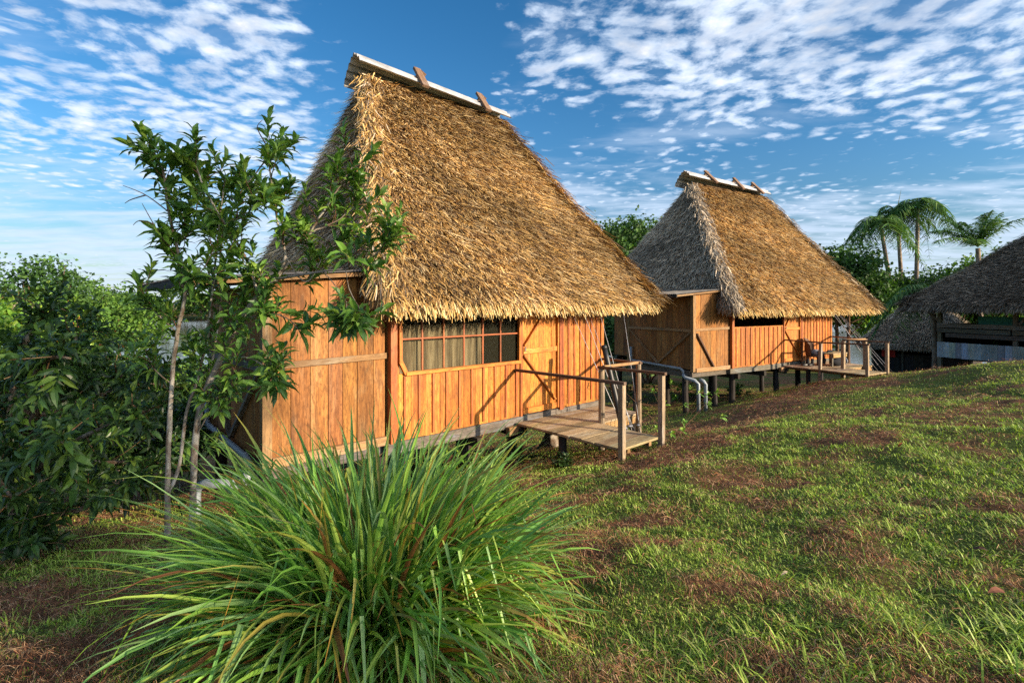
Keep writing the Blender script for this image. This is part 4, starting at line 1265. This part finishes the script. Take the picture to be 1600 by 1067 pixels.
def palm(name, label, px, Y, crown_y, H_base, nfr, L, droop, leafl, tr, lean=(0, 0), group=None, el=(-.3, 1.2), spear=False, nl=34):
    x = (px - 800) / 800 * Y
    zc = CZ - (crown_y - 475) / 800 * Y
    z0 = max(gzf(x, Y), -5.8)
    t = thing(name, label, 'palm', (x + lean[0], Y + lean[1], z0), 0, group)
    top = np.array([-lean[0], -lean[1], zc - z0])
    if H_base:
        P_ = smooth_path([(0, 0, -.3), top * .5 + np.array([.15, 0, 0]), top], 14)
        MB().tube(P_, np.linspace(tr * 1.25, tr * .8, 14), 9, (1, 1, 1), .02).build('trunk', M['palmtrunk'], t, smooth=True)
    mb = MB()
    for i in range(nfr):
        frond(mb, top + np.array([0, 0, .1]), i * 2.4 + rng.uniform(0, .5), rng.uniform(*el), L * rng.uniform(.8, 1.1), droop * rng.uniform(.8, 1.25), leafl, nl, PALMP)
    if spear:
        mb.tube([top, top + [.1, 0, 1.2], top + [.35, 0, 2.4]], [.04, .03, .008], 5, (.1, .13, .05))
    mb.build('crown', M['farleaf'], t)
    return t
PG = 'three tall palms standing together behind the small hut'
palm('feather_palm', 'leftmost of three tall palms, its grey stem leaning', 1376, 44, 352, 1, 23, 3.5, 1.25, 1.15, .17, (1.6, 0), PG, (.0, 1.25))
palm('feather_palm', 'middle one of three tall palms with an upright bare spear', 1402, 46, 338, 1, 17, 3.2, 1.1, 1.1, .17, (.5, 0), PG, (.1, 1.3), True)
palm('feather_palm', 'rightmost of three tall palms with a straight pale stem', 1434, 45, 326, 1, 24, 3.7, 1.2, 1.15, .17, (-.6, 0), PG, (.0, 1.25))
palm('coconut_palm', 'coconut palm fanning its fronds above the dark hut roof', 1528, 36, 388, 1, 22, 4.0, .35, 1.0, .17, (0, 0), None, (.25, 1.45), False, 40)
palm('coconut_palm', 'low palm drooping its fronds over the left corner of the dark hut', 1452, 28.2, 456, 1, 15, 3.2, 1.1, .75, .15, (.6, .3), None, (-.1, .8), False, 38)

# ------------------------------------------------------------------ the dark hut at the right edge
DK = np.concatenate([THATCH_GREY * .62, THATCH_GREY[[1, 4]] * .8])
H3 = thing('dark_thatched_hut', 'dark thatched hut with bluish white plank skirt at the right edge', 'hut', (16.6 * 1.3, 20.0 * 1.3, CZ + 1.3 * (-.15 - CZ)), math.atan2(-.944, .33))
H3.scale = (1.3, 1.3, 1.3)
# local: x along the wall towards the camera, y away to the right
mb = hip_roof((1.9, 3.3, 2.9, 5.25), (-.75, 6.0, -.85, 6.6, 2.30), {'front': 34000, 'left': 15000, 'right': 4000, 'back': 4000},
              {'front': DK, 'left': DK, 'right': DK, 'back': DK, 'hip': DK, 'fringe': DK}, scale=.9, widths=(.007, .016), lens=(.12, .30))
mb.build('roof', M['thatch'], H3)
MB().tube([(1.6, 2.9, 5.35), (2.5, 2.9, 5.40), (3.6, 2.9, 5.35)], [.22, .24, .22], 8, (.07, .06, .05), .05).build('ridge', M['thatch'], H3)
mb = MB(); planks_x(mb, 0, 5.2, 0, .03, .22, .80, .21); mb.build('plank_skirt', M['whitewood'], H3)
mb = MB()
for (z, a0, a1) in ((1.08, .3, 5.2), (1.26, 0, 2.3), (1.27, 2.35, 5.2), (1.45, 0, 5.2)):
    mb.box((a0, -.01 - z * .01, z - .08), (a1, .03 - z * .01, z + .075))
mb.build('wall_board', M['grey'], H3)
for x in (.05, 2.4, 4.8, 5.1):
    MB().box((x - .06, .04, -.5), (x + .06, .16, 2.75), 1.0).build('post', M['grey'], H3)
MB().beam((.1, .1, 1.5), (-.5, -.1, 2.2), .06, .07).build('strut', M['grey'], H3)
MB().beam((2.5, .1, 1.55), (3.1, -.1, 2.3), .06, .07).build('strut', M['grey'], H3)
MB().box((1.25, .2, 1.4), (4.0, .215, 1.82)).build('hanging_net', M['green_net'], H3)
mb = MB(); mb.box((0, .2, .15), (5.2, 5.8, .2)); mb.build('floor', M['dark'], H3)
mb = MB(); planks_x(mb, 0, 5.2, 5.8, 5.84, .2, 2.8, .25); mb.build('back_wall', M['dark'], H3)
mb = MB(); planks_y(mb, -.03, 0, .17, 5.8, .2, 1.5, .25); mb.build('side_wall', M['dark'], H3)
mb = MB(); planks_y(mb, 5.2, 5.24, .17, 5.8, .2, 2.8, .25); mb.build('side_wall', M['dark'], H3)

# small grey hut between
H4 = thing('small_thatched_hut', 'small grey thatched hut half hidden behind the second porch', 'hut', (23.2, 33.0, -2.15), R(-48))
mb = hip_roof((1.9, 2.9, 2.0, 4.85), (-.6, 5.4, -.6, 4.6, 1.80), {'front': 12000, 'left': 9000, 'right': 2000, 'back': 2000},
              {k: THATCH_GREY * 1.25 for k in ('front', 'left', 'right', 'back', 'hip', 'fringe')}, scale=.7, widths=(.014, .026), lens=(.14, .30))
mb.build('roof', M['thatch'], H4)
ridge_sheet(1.5, 3.3, 2.0, 5.0, 5.0).build('ridge_cap', M['pvc'], H4)
mb = MB()
planks_x(mb, 0, 4.8, 0, .04, 0, 1.15, .24); planks_y(mb, -.04, 0, .05, 4, 0, 1.9, .24); planks_x(mb, 0, 4.8, 4, 4.04, 0, 1.9, .24); planks_y(mb, 4.8, 4.84, 0.05, 4, 0, 1.9, .24)
mb.build('wall', M['dark'], H4)
for x in (.04, 1.6, 3.2, 4.76):
    MB().box((x - .05, -.06, -.6), (x + .05, -.005, 2.0)).build('post', M['grey'], H4)
c4 = thing('red_laundry', 'red cloth hanging on the small grey hut', 'cloth', (23.2, 33.0, -2.15), R(-48))
mb = MB()
xs = np.linspace(.55, 1.25, 12)
P_ = np.stack([np.stack([xs, -.12 + .03 * np.sin(xs * 18), np.full_like(xs, z)], -1) for z in (1.55, 1.2, .95)], 0)
I = np.arange(36).reshape(3, 12)
mb.add(P_.reshape(-1, 3), np.stack([I[:-1, :-1], I[:-1, 1:], I[1:, 1:], I[1:, :-1]], -1).reshape(-1, 4))
q = mb.build('drape', M['red_cloth'], c4)

# ------------------------------------------------------------------ fishing rods and things on the porches
def rod(base, tip, label, group, reel=True):
    base, tip = np.array(base, float), np.array(tip, float)
    t = thing('fishing_rod', label, 'fishing rod', tuple(base), 0, group)
    v = tip - base
    P_ = smooth_path([(0, 0, 0), v * .5 + np.array([0, 0, .01]), v * .8 + np.array([0, 0, -.0]), v + np.array([0, 0, -.03])], 10)
    MB().tube(P_, np.linspace(.008, .0025, 10), 6).build('blank', M['steel'], t)
    MB().tube([P_[0], P_[0] + unit(v) * .2, P_[0] + unit(v) * .42], [.014, .013, .011], 8).build('grip', M['black'], t)
    if reel:
        c_ = unit(v) * .34 + np.array([-.03, -.05, 0])
        mb = MB().tube([c_ + [-.03, 0, 0], c_, c_ + [.03, 0, 0]], [.024, .03, .024], 10)
        mb.beam(unit(v) * .34, c_, .012, .012); mb.beam(c_ + [.03, 0, 0], c_ + [.06, -.01, -.03], .008, .008)
        mb.build('reel', M['steel'], t)
    return t
G1 = 'fishing rods leaning on the near porch rail'
rods1 = [((6.10, -1.50), (5.45, -.30, 2.45), 'longest fishing rod tilting left beside the house corner'),
         ((6.20, -1.48), (5.75, -.35, 2.55), 'second longest fishing rod leaning left behind the black tube'),
         ((6.30, -1.46), (6.20, -.60, 2.20), 'shorter fishing rod with its tip above the landing rail'),
         ((6.42, -1.46), (6.05, -.30, 2.35), 'fishing rod with dark reel, second from the landing post'),
         ((6.52, -1.46), (6.85, -.80, 2.0), 'rightmost fishing rod near the landing post')]
for (a, b_), tp, lb in rods1:
    rod(to_world(h1, a, b_, g1(a, b_) + .02), to_world(h1, *tp), lb, G1)
a_, b_ = 5.80, -1.62
t = thing('black_tube', 'thick black tube case leaning on the landing rail', 'tube case', tuple(to_world(h1, a_, b_, g1(a_, b_))))
o_ = np.array(t.location)
e_ = to_world(h1, 5.78, -1.12, 1.28) - o_
MB().tube(smooth_path([(0, 0, .0), e_ * .5, e_], 8), [.062, .06, .058, .056, .055, .055, .056, .052], 12).build('case_body', M['black'], t, smooth=True)
MB().tube([e_ * .985, e_ * 1.01, e_ * 1.03], [.06, .06, .045], 12).build('end_cap', M['black'], t, smooth=True)
G2 = 'fishing rods leaning on the second porch'
for i, ((a, b_), tp, lb) in enumerate([((7.15, -2.2), (6.5, -.5, 2.3), 'thin rod crossing behind the second porch bench'), ((7.25, -2.3), (7.0, -.6, 2.1), 'rod in the middle of the leaning bundle at second porch'),
                        ((7.4, -2.4), (7.2, -.5, 2.1), 'rod right of the middle in the second porch bundle'), ((7.5, -2.45), (7.45, -.4, 2.1), 'last rod on the right of the second porch bundle'), ((7.05, -2.1), (6.75, -.6, 2.2), 'rod second from left in the second porch bundle')]):
    rod(to_world(h2, a, b_, max(g2(a, b_), -1) + .02), to_world(h2, *tp), lb, G2, False)

# second porch: bench, bag, round-backed chair, boots
def local_thing(name, label, cat, h, a, b_, z, rz=0):
    p = to_world(h, a, b_, z)
    return thing(name, label, cat, tuple(p), h['rz'] + rz)
DZ2 = -.10
t = local_thing('low_table', 'low rough wooden table on the second porch landing', 'table', h2, 6.35, -.95, DZ2)
mb = MB(); [mb.box((-.48, -.3 + i * .15, .42), (.48, -.3 + i * .15 + .145, .47)) for i in range(4)]; mb.build('tabletop', M['deck'], t)
MB().box((-.46, -.295, .31), (.46, -.27, .415)).build('apron', M['pale'], t)
for sx in (-.42, .42):
    for sy in (-.22, .26):
        MB().box((sx - .03, sy - .03, 0), (sx + .03, sy + .03, .418)).build('leg', M['grey'], t)
t = local_thing('work_glove', 'dark rag lying on the low porch table', 'rag', h2, 6.25, -.95, DZ2 + .472)
mb = MB(); mb.tube([(-.2, 0, .02), (-.08, .03, .035), (.06, -.02, .03), (.2, .03, .02)], [.03, .05, .045, .02], 8, (1, 1, 1), .2); mb.build('folded_rag', M['cloth_dark'], t, smooth=True)
def lumpy(mb, c_, r_, seed, n1=14, n2=9):
    g = np.random.default_rng(seed)
    th = np.linspace(0, 2 * np.pi, n1, endpoint=False); ph = np.linspace(0.02, np.pi - .02, n2)
    V_ = []
    for p in ph:
        for q_ in th:
            k = 1 + .18 * (vnoise(np.array([math.cos(q_) * 1.5 + seed]), np.array([math.sin(q_) * 1.5 + p * 2]))[0] - .5) * 2
            V_.append(np.array(c_) + np.array(r_) * k * np.array([math.sin(p) * math.cos(q_), math.sin(p) * math.sin(q_), math.cos(p)]))
    f = [[i * n1 + j, (i + 1) * n1 + j, (i + 1) * n1 + (j + 1) % n1, i * n1 + (j + 1) % n1] for i in range(n2 - 1) for j in range(n1)]
    mb.add(V_, f)
t = local_thing('duffel_bag', 'dark duffel bag under the low porch table', 'bag', h2, 6.35, -1.15, DZ2)
mb = MB(); lumpy(mb, (0, 0, .16), (.40, .16, .16), 4); mb.build('bag_body', M['cloth_dark'], t, smooth=True)
mb = MB(); lumpy(mb, (.40, -.02, .16), (.07, .13, .13), 6); mb.build('end_panel', M['cloth_grey'], t, smooth=True)
t = local_thing('round_back_chair', 'brown round-backed chair with clothes on its seat by the second house wall', 'chair', h2, 5.95, -.55, DZ2, .3)
# tub shaped back
g = np.linspace(-1.5, 1.5, 16)
mb = MB()
P_ = np.array([[(.30 * math.sin(a), .02 + .26 * math.cos(a) + .05 * z, .34 + z * (.62 * math.cos(a * .55) ** 1.2)) for a in g] for z in (0, .33, .66, 1)])
I = np.arange(64).reshape(4, 16); F_ = np.stack([I[:-1, :-1], I[:-1, 1:], I[1:, 1:], I[1:, :-1]], -1).reshape(-1, 4)
mb.add(P_.reshape(-1, 3), F_); P2 = P_.copy(); P2[..., :2] *= .93; mb.add(P2.reshape(-1, 3), F_[:, ::-1])
mb.build('backrest', M['rust'], t, smooth=True)
MB().tube([tuple(x) for x in P_[3]], .018, 6).build('rim', M['rust'], t, smooth=True)
MB().tube([(0, 0, .30), (0, 0, .345), (0, 0, .37)], [.27, .28, .26], 16).build('seat', M['rust'], t, smooth=True)
for sx, sy in ((-.18, -.18), (.18, -.18), (-.18, .2), (.18, .2)):
    MB().tube([(sx * 1.15, sy * 1.15, 0), (sx, sy, .30)], .018, 6).build('leg', M['rust'], t)
t = local_thing('folded_clothes', 'grey and black clothes heaped on the round-backed chair', 'clothes', h2, 5.92, -.62, DZ2 + .372, .3)
mb = MB(); lumpy(mb, (.02, -.02, .08), (.19, .2, .12), 8); mb.build('grey_jacket', M['cloth_grey'], t, smooth=True)
mb = MB(); mb.tube([(-.12, -.1, .1), (-.14, -.25, .08), (-.15, -.29, -.15), (-.17, -.27, -.3)], [.07, .07, .06, .05], 8, (1, 1, 1), .15); mb.build('dark_sleeve', M['cloth_dark'], t, smooth=True)
for i, (a, b_, lb) in enumerate(((5.35, -.62, 'left boot of the black pair by the second door'), (5.55, -.68, 'right boot of the black pair by the second door'))):
    t = local_thing('boot', lb, 'boot', h2, a, b_, DZ2, -.3 + i * .3)
    t['group'] = 'black boots on the second porch'
    mb = MB(); mb.tube([(.0, .0, .03), (.02, -.0, .14), (.03, .0, .26)], [.055, .048, .055], 9); mb.build('shaft', M['cloth_dark'], t, smooth=True)
    mb = MB(); lumpy(mb, (-.08, -.0, .045), (.15, .055, .05), 3 + i); mb.build('foot', M['black'], t, smooth=True)

# ------------------------------------------------------------------ lemongrass clump
bx_, by_ = -.80, 2.95
LG = thing('lemongrass_clump', 'large arching clump of long green and yellowing blades in the foreground', 'plant', (bx_, by_, gzf(bx_, by_)))
nb_ = 3000
th = rng.uniform(0, 2 * np.pi, nb_)
rr = np.sqrt(rng.random(nb_)) * .40
el0 = np.clip(rng.normal(70, 17, nb_) - rr / .40 * 20, 14, 89)
L = rng.uniform(.75, 1.50, nb_) * (0.72 + .28 * rng.random(nb_))
bend = rng.uniform(20, 72, nb_) * np.where(rng.random(nb_) < .25, 1.5, 1)
k = 10
t = np.linspace(0, 1, k)
ang = np.radians(el0[:, None] - bend[:, None] * t[None] ** 1.9)
az = th[:, None] + rng.normal(0, .35, (nb_, 1)) + rng.normal(0, .38, (nb_, 1)) * t[None]
step = (L / (k - 1))[:, None]
dx = np.cos(ang) * np.cos(az) * step; dy = np.cos(ang) * np.sin(az) * step; dz = np.sin(ang) * step
P_ = np.stack([np.cumsum(dx, 1) - dx[:, :1], np.cumsum(dy, 1) - dy[:, :1], np.cumsum(dz, 1) - dz[:, :1]], -1)
P_ += np.stack([rr * np.cos(th) * 1.2, rr * np.sin(th), np.zeros(nb_) - .03], -1)[:, None]
# folded-over tips on some blades
kink = rng.random(nb_) < .16
for i in np.where(kink)[0]:
    j = rng.integers(5, 8)
    dirn = P_[i, j] - P_[i, j - 1]
    for q_ in range(j + 1, k):
        P_[i, q_] = P_[i, q_ - 1] + np.array([dirn[0] * .5, dirn[1] * .5, -abs(step[i, 0]) * .85])
D = unit(np.gradient(P_, axis=1))
S = unit(np.cross(D, np.tile([[[0, 0, 1.0]]], (nb_, k, 1)) + rng.normal(0, .35, (nb_, 1, 3))))
N_ = np.cross(S, D)
Wd = rng.uniform(.0075, .0175, nb_)[:, None] * np.array([.75, .95, 1, 1, .98, .92, .8, .6, .34, .03])[None]
base = np.array([(.18, .38, .06), (.25, .45, .075), (.13, .30, .07), (.34, .48, .09), (.25, .42, .15)])
C = base[rng.integers(0, 5, nb_)] * rng.uniform(.75, 1.2, (nb_, 1))
dry = rng.random(nb_)
C = np.repeat(C[:, None], k, 1)
m_ = dry < .035; C[m_] = np.array([.32, .13, .05]) * rng.uniform(.5, 1.2, (m_.sum(), 1, 1))
m_ = (dry >= .035) & (dry < .07); C[m_] = np.array([.30, .25, .05])
tipm = (dry >= .07) & (dry < .27)
tf = np.clip((t - .62) / .38, 0, 1)[None, :, None]
tipc = np.array([(.45, .20, .03), (.40, .32, .06), (.30, .10, .04)])[rng.integers(0, 3, nb_)][:, None]
C[tipm] = (C * (1 - tf) + tipc * tf)[tipm]
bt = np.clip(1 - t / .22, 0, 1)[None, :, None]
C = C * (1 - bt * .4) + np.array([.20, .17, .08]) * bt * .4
# keep the blades above the turf
wz = gz((P_[..., 0] + bx_).ravel(), (P_[..., 1] + by_).ravel()).reshape(P_.shape[:2]) - gzf(bx_, by_) + .012
P_[..., 2] = np.maximum(P_[..., 2], wz)
reach = np.hypot(P_[..., 0], P_[..., 1]).max(1)
keepb = ((P_[..., 1].min(1) + by_) > 1.30) & (reach < 1.40)
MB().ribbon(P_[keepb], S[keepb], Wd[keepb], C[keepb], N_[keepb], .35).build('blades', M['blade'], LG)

# ------------------------------------------------------------------ turf, litter, fallen leaves
def scatter(n_, r0, r1, half=1.30):
    r = np.exp(rng.uniform(math.log(r0), math.log(r1), n_)); a = rng.uniform(-half, half, n_)
    y = r; x = np.tan(a * .72) * r * .98
    return x, y
def ground_normals(x, y):
    e = .06
    z = gz(x, y); return unit(np.stack([-(gz(x + e, y) - z) / e, -(gz(x, y + e) - z) / e, np.ones_like(z)], -1)), z
def turf(n_, r0, r1, hgt, wid, pal, dens):
    x, y = scatter(n_, r0, r1)
    bmask = brown(x, y)
    keep = rng.random(n_) < dens(bmask, x, y)
    x, y, bm = x[keep], y[keep], bmask[keep]
    n2 = len(x)
    z = gz(x, y)
    r = np.hypot(x, y)
    sc = np.clip((r / 4.0), .8, 4.5) ** .62
    h_ = hgt * rng.uniform(.4, 1.25, n2) * (0.55 + .9 * fbm(x * 1.7, y * 1.7, 3)) * np.clip(sc, .8, 1.25)
    th_ = rng.uniform(0, 6.28, n2)
    el_ = rng.uniform(.35, 1.35, n2)
    D = np.stack([np.cos(th_) * np.cos(el_), np.sin(th_) * np.cos(el_), np.sin(el_)], -1)
    S = np.stack([-np.sin(th_), np.cos(th_), np.zeros(n2)], -1)
    t = np.array([0, .55, 1.])[None, :, None]
    P_ = np.stack([x, y, z - .006], -1)[:, None] + D[:, None] * h_[:, None, None] * t - np.array([0, 0, 1.]) * (h_[:, None, None] * .35 * t ** 2)
    W_ = (wid * rng.uniform(.6, 1.3, n2) * sc)[:, None] * np.array([.8, 1, .05])[None]
    tone = (.62 + .76 * fbm(x * .9 + 40, y * .9, 4))[:, None]
    C = pal[rng.integers(0, len(pal), n2)] * rng.uniform(.7, 1.3, (n2, 1)) * tone
    yel = np.clip(sstep(r, 6, 16), 0, 1)[:, None] * .35
    C = C * (1 - yel) + np.array([.20, .23, .04]) * yel * tone
    return MB().ribbon(P_, S, W_, C)
GP = 1.42 * np.array([(.19, .28, .035), (.22, .33, .045), (.13, .22, .03), (.24, .33, .05), (.27, .30, .09), (.16, .24, .04)])
o = turf(540000, 1.15, 26, .050, .0032, GP, lambda b_, x, y: np.clip(1.05 - b_ * 1.0, .15, .9)).build('grass', M['grass'])
tag(o, 'short patchy green turf covering the sloping ground', 'grass', kind='stuff')
# longer tufts near the camera at the right
def tufts(n_c, per, region, hgt, wid):
    x0, x1, y0, y1 = region
    cx, cy = rng.uniform(x0, x1, n_c), rng.uniform(y0, y1, n_c)
    k_ = brown(cx, cy) < .75
    cx, cy = cx[k_], cy[k_]
    x = np.repeat(cx, per) + rng.normal(0, .035, len(cx) * per); y = np.repeat(cy, per) + rng.normal(0, .035, len(cx) * per)
    n2 = len(x)
    th_ = np.repeat(rng.uniform(0, 6.28, len(cx)), per) + rng.normal(0, 1.3, n2)
    el0_ = rng.uniform(.5, 1.45, n2); h_ = hgt * rng.uniform(.4, 1.2, n2) * np.repeat(rng.uniform(.5, 1.3, len(cx)), per)
    t = np.linspace(0, 1, 5)
    a_ = el0_[:, None] - 1.1 * t[None] ** 1.6
    stp = (h_ / 4)[:, None]
    q = np.stack([np.cumsum(np.cos(a_) * np.cos(th_)[:, None] * stp, 1), np.cumsum(np.cos(a_) * np.sin(th_)[:, None] * stp, 1), np.cumsum(np.sin(a_) * stp, 1)], -1)
    q = q - q[:, :1] + np.stack([x, y, gz(x, y) - .008], -1)[:, None]
    S = np.stack([-np.sin(th_), np.cos(th_), np.zeros(n2)], -1)
    C = GP[rng.integers(0, len(GP), n2)] * rng.uniform(.75, 1.25, (n2, 1))
    return MB().ribbon(q, S, (wid * rng.uniform(.6, 1.2, n2))[:, None] * np.array([.8, 1, .9, .6, .03])[None], C)
mb = tufts(1000, 13, (-3.5, 5.5, 1.3, 5.5), .105, .0032)
for reg, nn in (((.6, 3.2, 1.2, 2.6), 330), ((3, 11, 5, 11), 900), ((-7, -1.5, 3, 8), 500)):
    e = tufts(nn, 14, reg, .15 if nn == 330 else .12, .0038)
    mb.v += [v + 0 for v in e.v]; mb.f += [f + mb.nv for f in e.f]; mb.c += e.c; mb.g += e.g; mb.m += e.m; mb.nv += e.nv
tag(mb.build('grass_tufts', M['grass']), 'longer green grass tufts standing out of the turf', 'grass', kind='stuff')
# dry litter
def litter(n_, r0, r1, Lr, wr):
    x, y = scatter(n_, r0, r1)
    bm = brown(x, y)
    keep = rng.random(n_) < np.clip(bm * 1.15 - .05, .10, .85)
    x, y = x[keep], y[keep]; n2 = len(x)
    r = np.hypot(x, y); sc = np.clip(r / 4, .8, 4.5) ** .6
    heap = np.clip(fbm(x * 2.3 + 70, y * 2.3, 4) - .46, 0, 1) * .42
    z = gz(x, y) + heap * rng.random(n2) + rng.uniform(0, .015, n2)
    th_ = rng.normal(0.4, 1.1, n2)
    D = np.stack([np.cos(th_), np.sin(th_), rng.normal(0, .22, n2)], -1)
    L_ = rng.uniform(*Lr, n2) * np.clip(sc, .8, 1.6)
    t = np.array([-.5, 0, .5])[None, :, None]
    bow = rng.normal(0, .07, (n2, 1, 1)) * (1 - 4 * t ** 2)
    S = unit(np.stack([-np.sin(th_), np.cos(th_), rng.normal(0, .5, n2)], -1))
    P_ = np.stack([x, y, z], -1)[:, None] + D[:, None] * L_[:, None, None] * t + S[:, None] * bow * L_[:, None, None] + np.array([0, 0, 1.]) * .02 * (1 - 4 * t ** 2)
    pal = np.array([(.22, .10, .055), (.30, .15, .08), (.15, .06, .035), (.38, .22, .12), (.10, .05, .03), (.27, .11, .05), (.44, .30, .18)])
    C = pal[rng.integers(0, len(pal), n2)] * rng.uniform(.65, 1.2, (n2, 1))
    return MB().ribbon(P_, S, (rng.uniform(*wr, n2) * sc)[:, None] * np.array([.5, 1, .3])[None], C)
o = litter(330000, 1.15, 24, (.025, .11), (.0008, .0020)).build('dry_litter', M['straw'])
tag(o, 'brown dried grass clippings strewn in patches over the slope', 'dry grass', kind='stuff')
# single fallen leaves
FG = 'fallen leaves on the slope'
falls = [(1407, 706, .24, 'upright reddish fallen leaf on the upper right slope', (.42, .13, .05)), (1335, 845, .26, 'flat red-brown fallen leaf in the middle of the right slope', (.36, .11, .05)),
         (1262, 762, .28, 'dark curled fallen leaf left of centre on the right slope', (.09, .04, .035)), (1490, 793, .30, 'dark brown fallen leaf lying near the right edge', (.14, .07, .05)),
         (1555, 940, .50, 'largest broad brown fallen leaf at the lower right edge', (.26, .11, .07)), (1540, 872, .22, 'dull dark fallen leaf above the largest leaf', (.13, .07, .06)),
         (1227, 905, .16, 'pale cream fallen leaf among clippings in mid foreground', (.55, .45, .34)), (1057, 735, .14, 'small pinkish fallen leaf below the porch corner', (.45, .28, .2)),
         (1030, 770, .13, 'small brown fallen leaf in the clippings below the porch', (.3, .14, .09))]
def hit(px_, py_):
    for Y in np.arange(1.2, 40, .02):
        p = at(px_, py_, Y)
        if p[2] <= gzf(p[0], p[1]): return p
    return at(px_, py_, 5)
for i, (fx, fy, L_, lb, c_) in enumerate(falls):
    p = hit(fx, fy)
    t = thing('fallen_leaf', lb, 'leaf', (p[0], p[1], p[2]), 0, FG)
    L_ = L_ * (.42 if i != 4 else .30); c_ = tuple(x * .6 for x in c_)
    mb = MB()
    d = np.array([[math.cos(i * 1.7) * .8, math.sin(i * 1.7) * .4, 1.2 if i == 0 else .05]])
    add_leaves(mb, np.array([[-.4 * L_ * d[0, 0], 0, .05]]), d, np.array([[.1, -.5, 1.0]]), np.array([L_]), np.array([L_ * .13]), np.array([c_]), .25, .25, 5)
    mb.build('leaf_blade', M['straw'], t)

# small weeds and stump under the houses
def weed(h, a, b_, n_, L_, label, name='weed_plant', hgt=.3, pal=BRP):
    gr = (g1 if h is h1 else g2)(a, b_)
    p = to_world(h, a, b_, gr)
    t = thing(name, label, 'plant', tuple(p))
    g = np.random.default_rng(int(a * 100 + 7))
    tp = np.stack([g.normal(0, hgt * .5, n_), g.normal(0, hgt * .5, n_), g.uniform(.25, 1, n_) * hgt], -1)
    dd = unit(tp + np.array([0, 0, .2]))
    mb = MB(); whorl_leaves(mb, tp, dd, 7, L_, .22, pal, 1.0, L_ * .7, .3); mb.build('foliage', M['leaf'], t)
    mb = MB()
    for q_ in tp[:10]: mb.tube([(0, 0, -.05), q_ * .6, q_], [.006, .004, .002], 4)
    mb.build('stem', M['twig'], t)
weed(h1, 4.15, -.35, 12, .13, 'dark leafy weed at the foot of the stilt by the near porch', hgt=.28, pal=DARKP)
weed(h1, 3.2, .15, 14, .14, 'bright green weed under the middle of the near house', hgt=.4, pal=BRP)
weed(h1, 6.95, -1.9, 16, .11, 'yellow-green shrub behind the rods at the near porch', hgt=1.0, pal=BRP)
weed(h1, 3.9, -1.7, 46, .10, 'low dark weeds in the shade under the near porch deck', hgt=.20, pal=DARKP)
weed(h2, 3.0, 3.2, 26, .2, 'spreading light green plant under the second house', hgt=.75, pal=BRP)
weed(h2, 3.9, 1.3, 14, .22, 'small dark green plant between the stilts of the second house', hgt=.45, pal=MIDP)
weed(h2, .5, 3.4, 26, .2, 'dark shrub beneath the annexe of the second house', hgt=1.0, pal=DARKP)
p = to_world(h1, 6.36, .85, g1(6.36, .85))
t = thing('tree_stump', 'pale weathered stump on the turf behind the near porch', 'stump', tuple(p))
MB().tube([(0, 0, -.1), (.0, 0, .1), (.03, 0, .35), (.05, 0, .62)], [.30, .18, .12, .10], 12, (.75, .72, .68), .16).build('stump_wood', M['bark'], t, smooth=True)
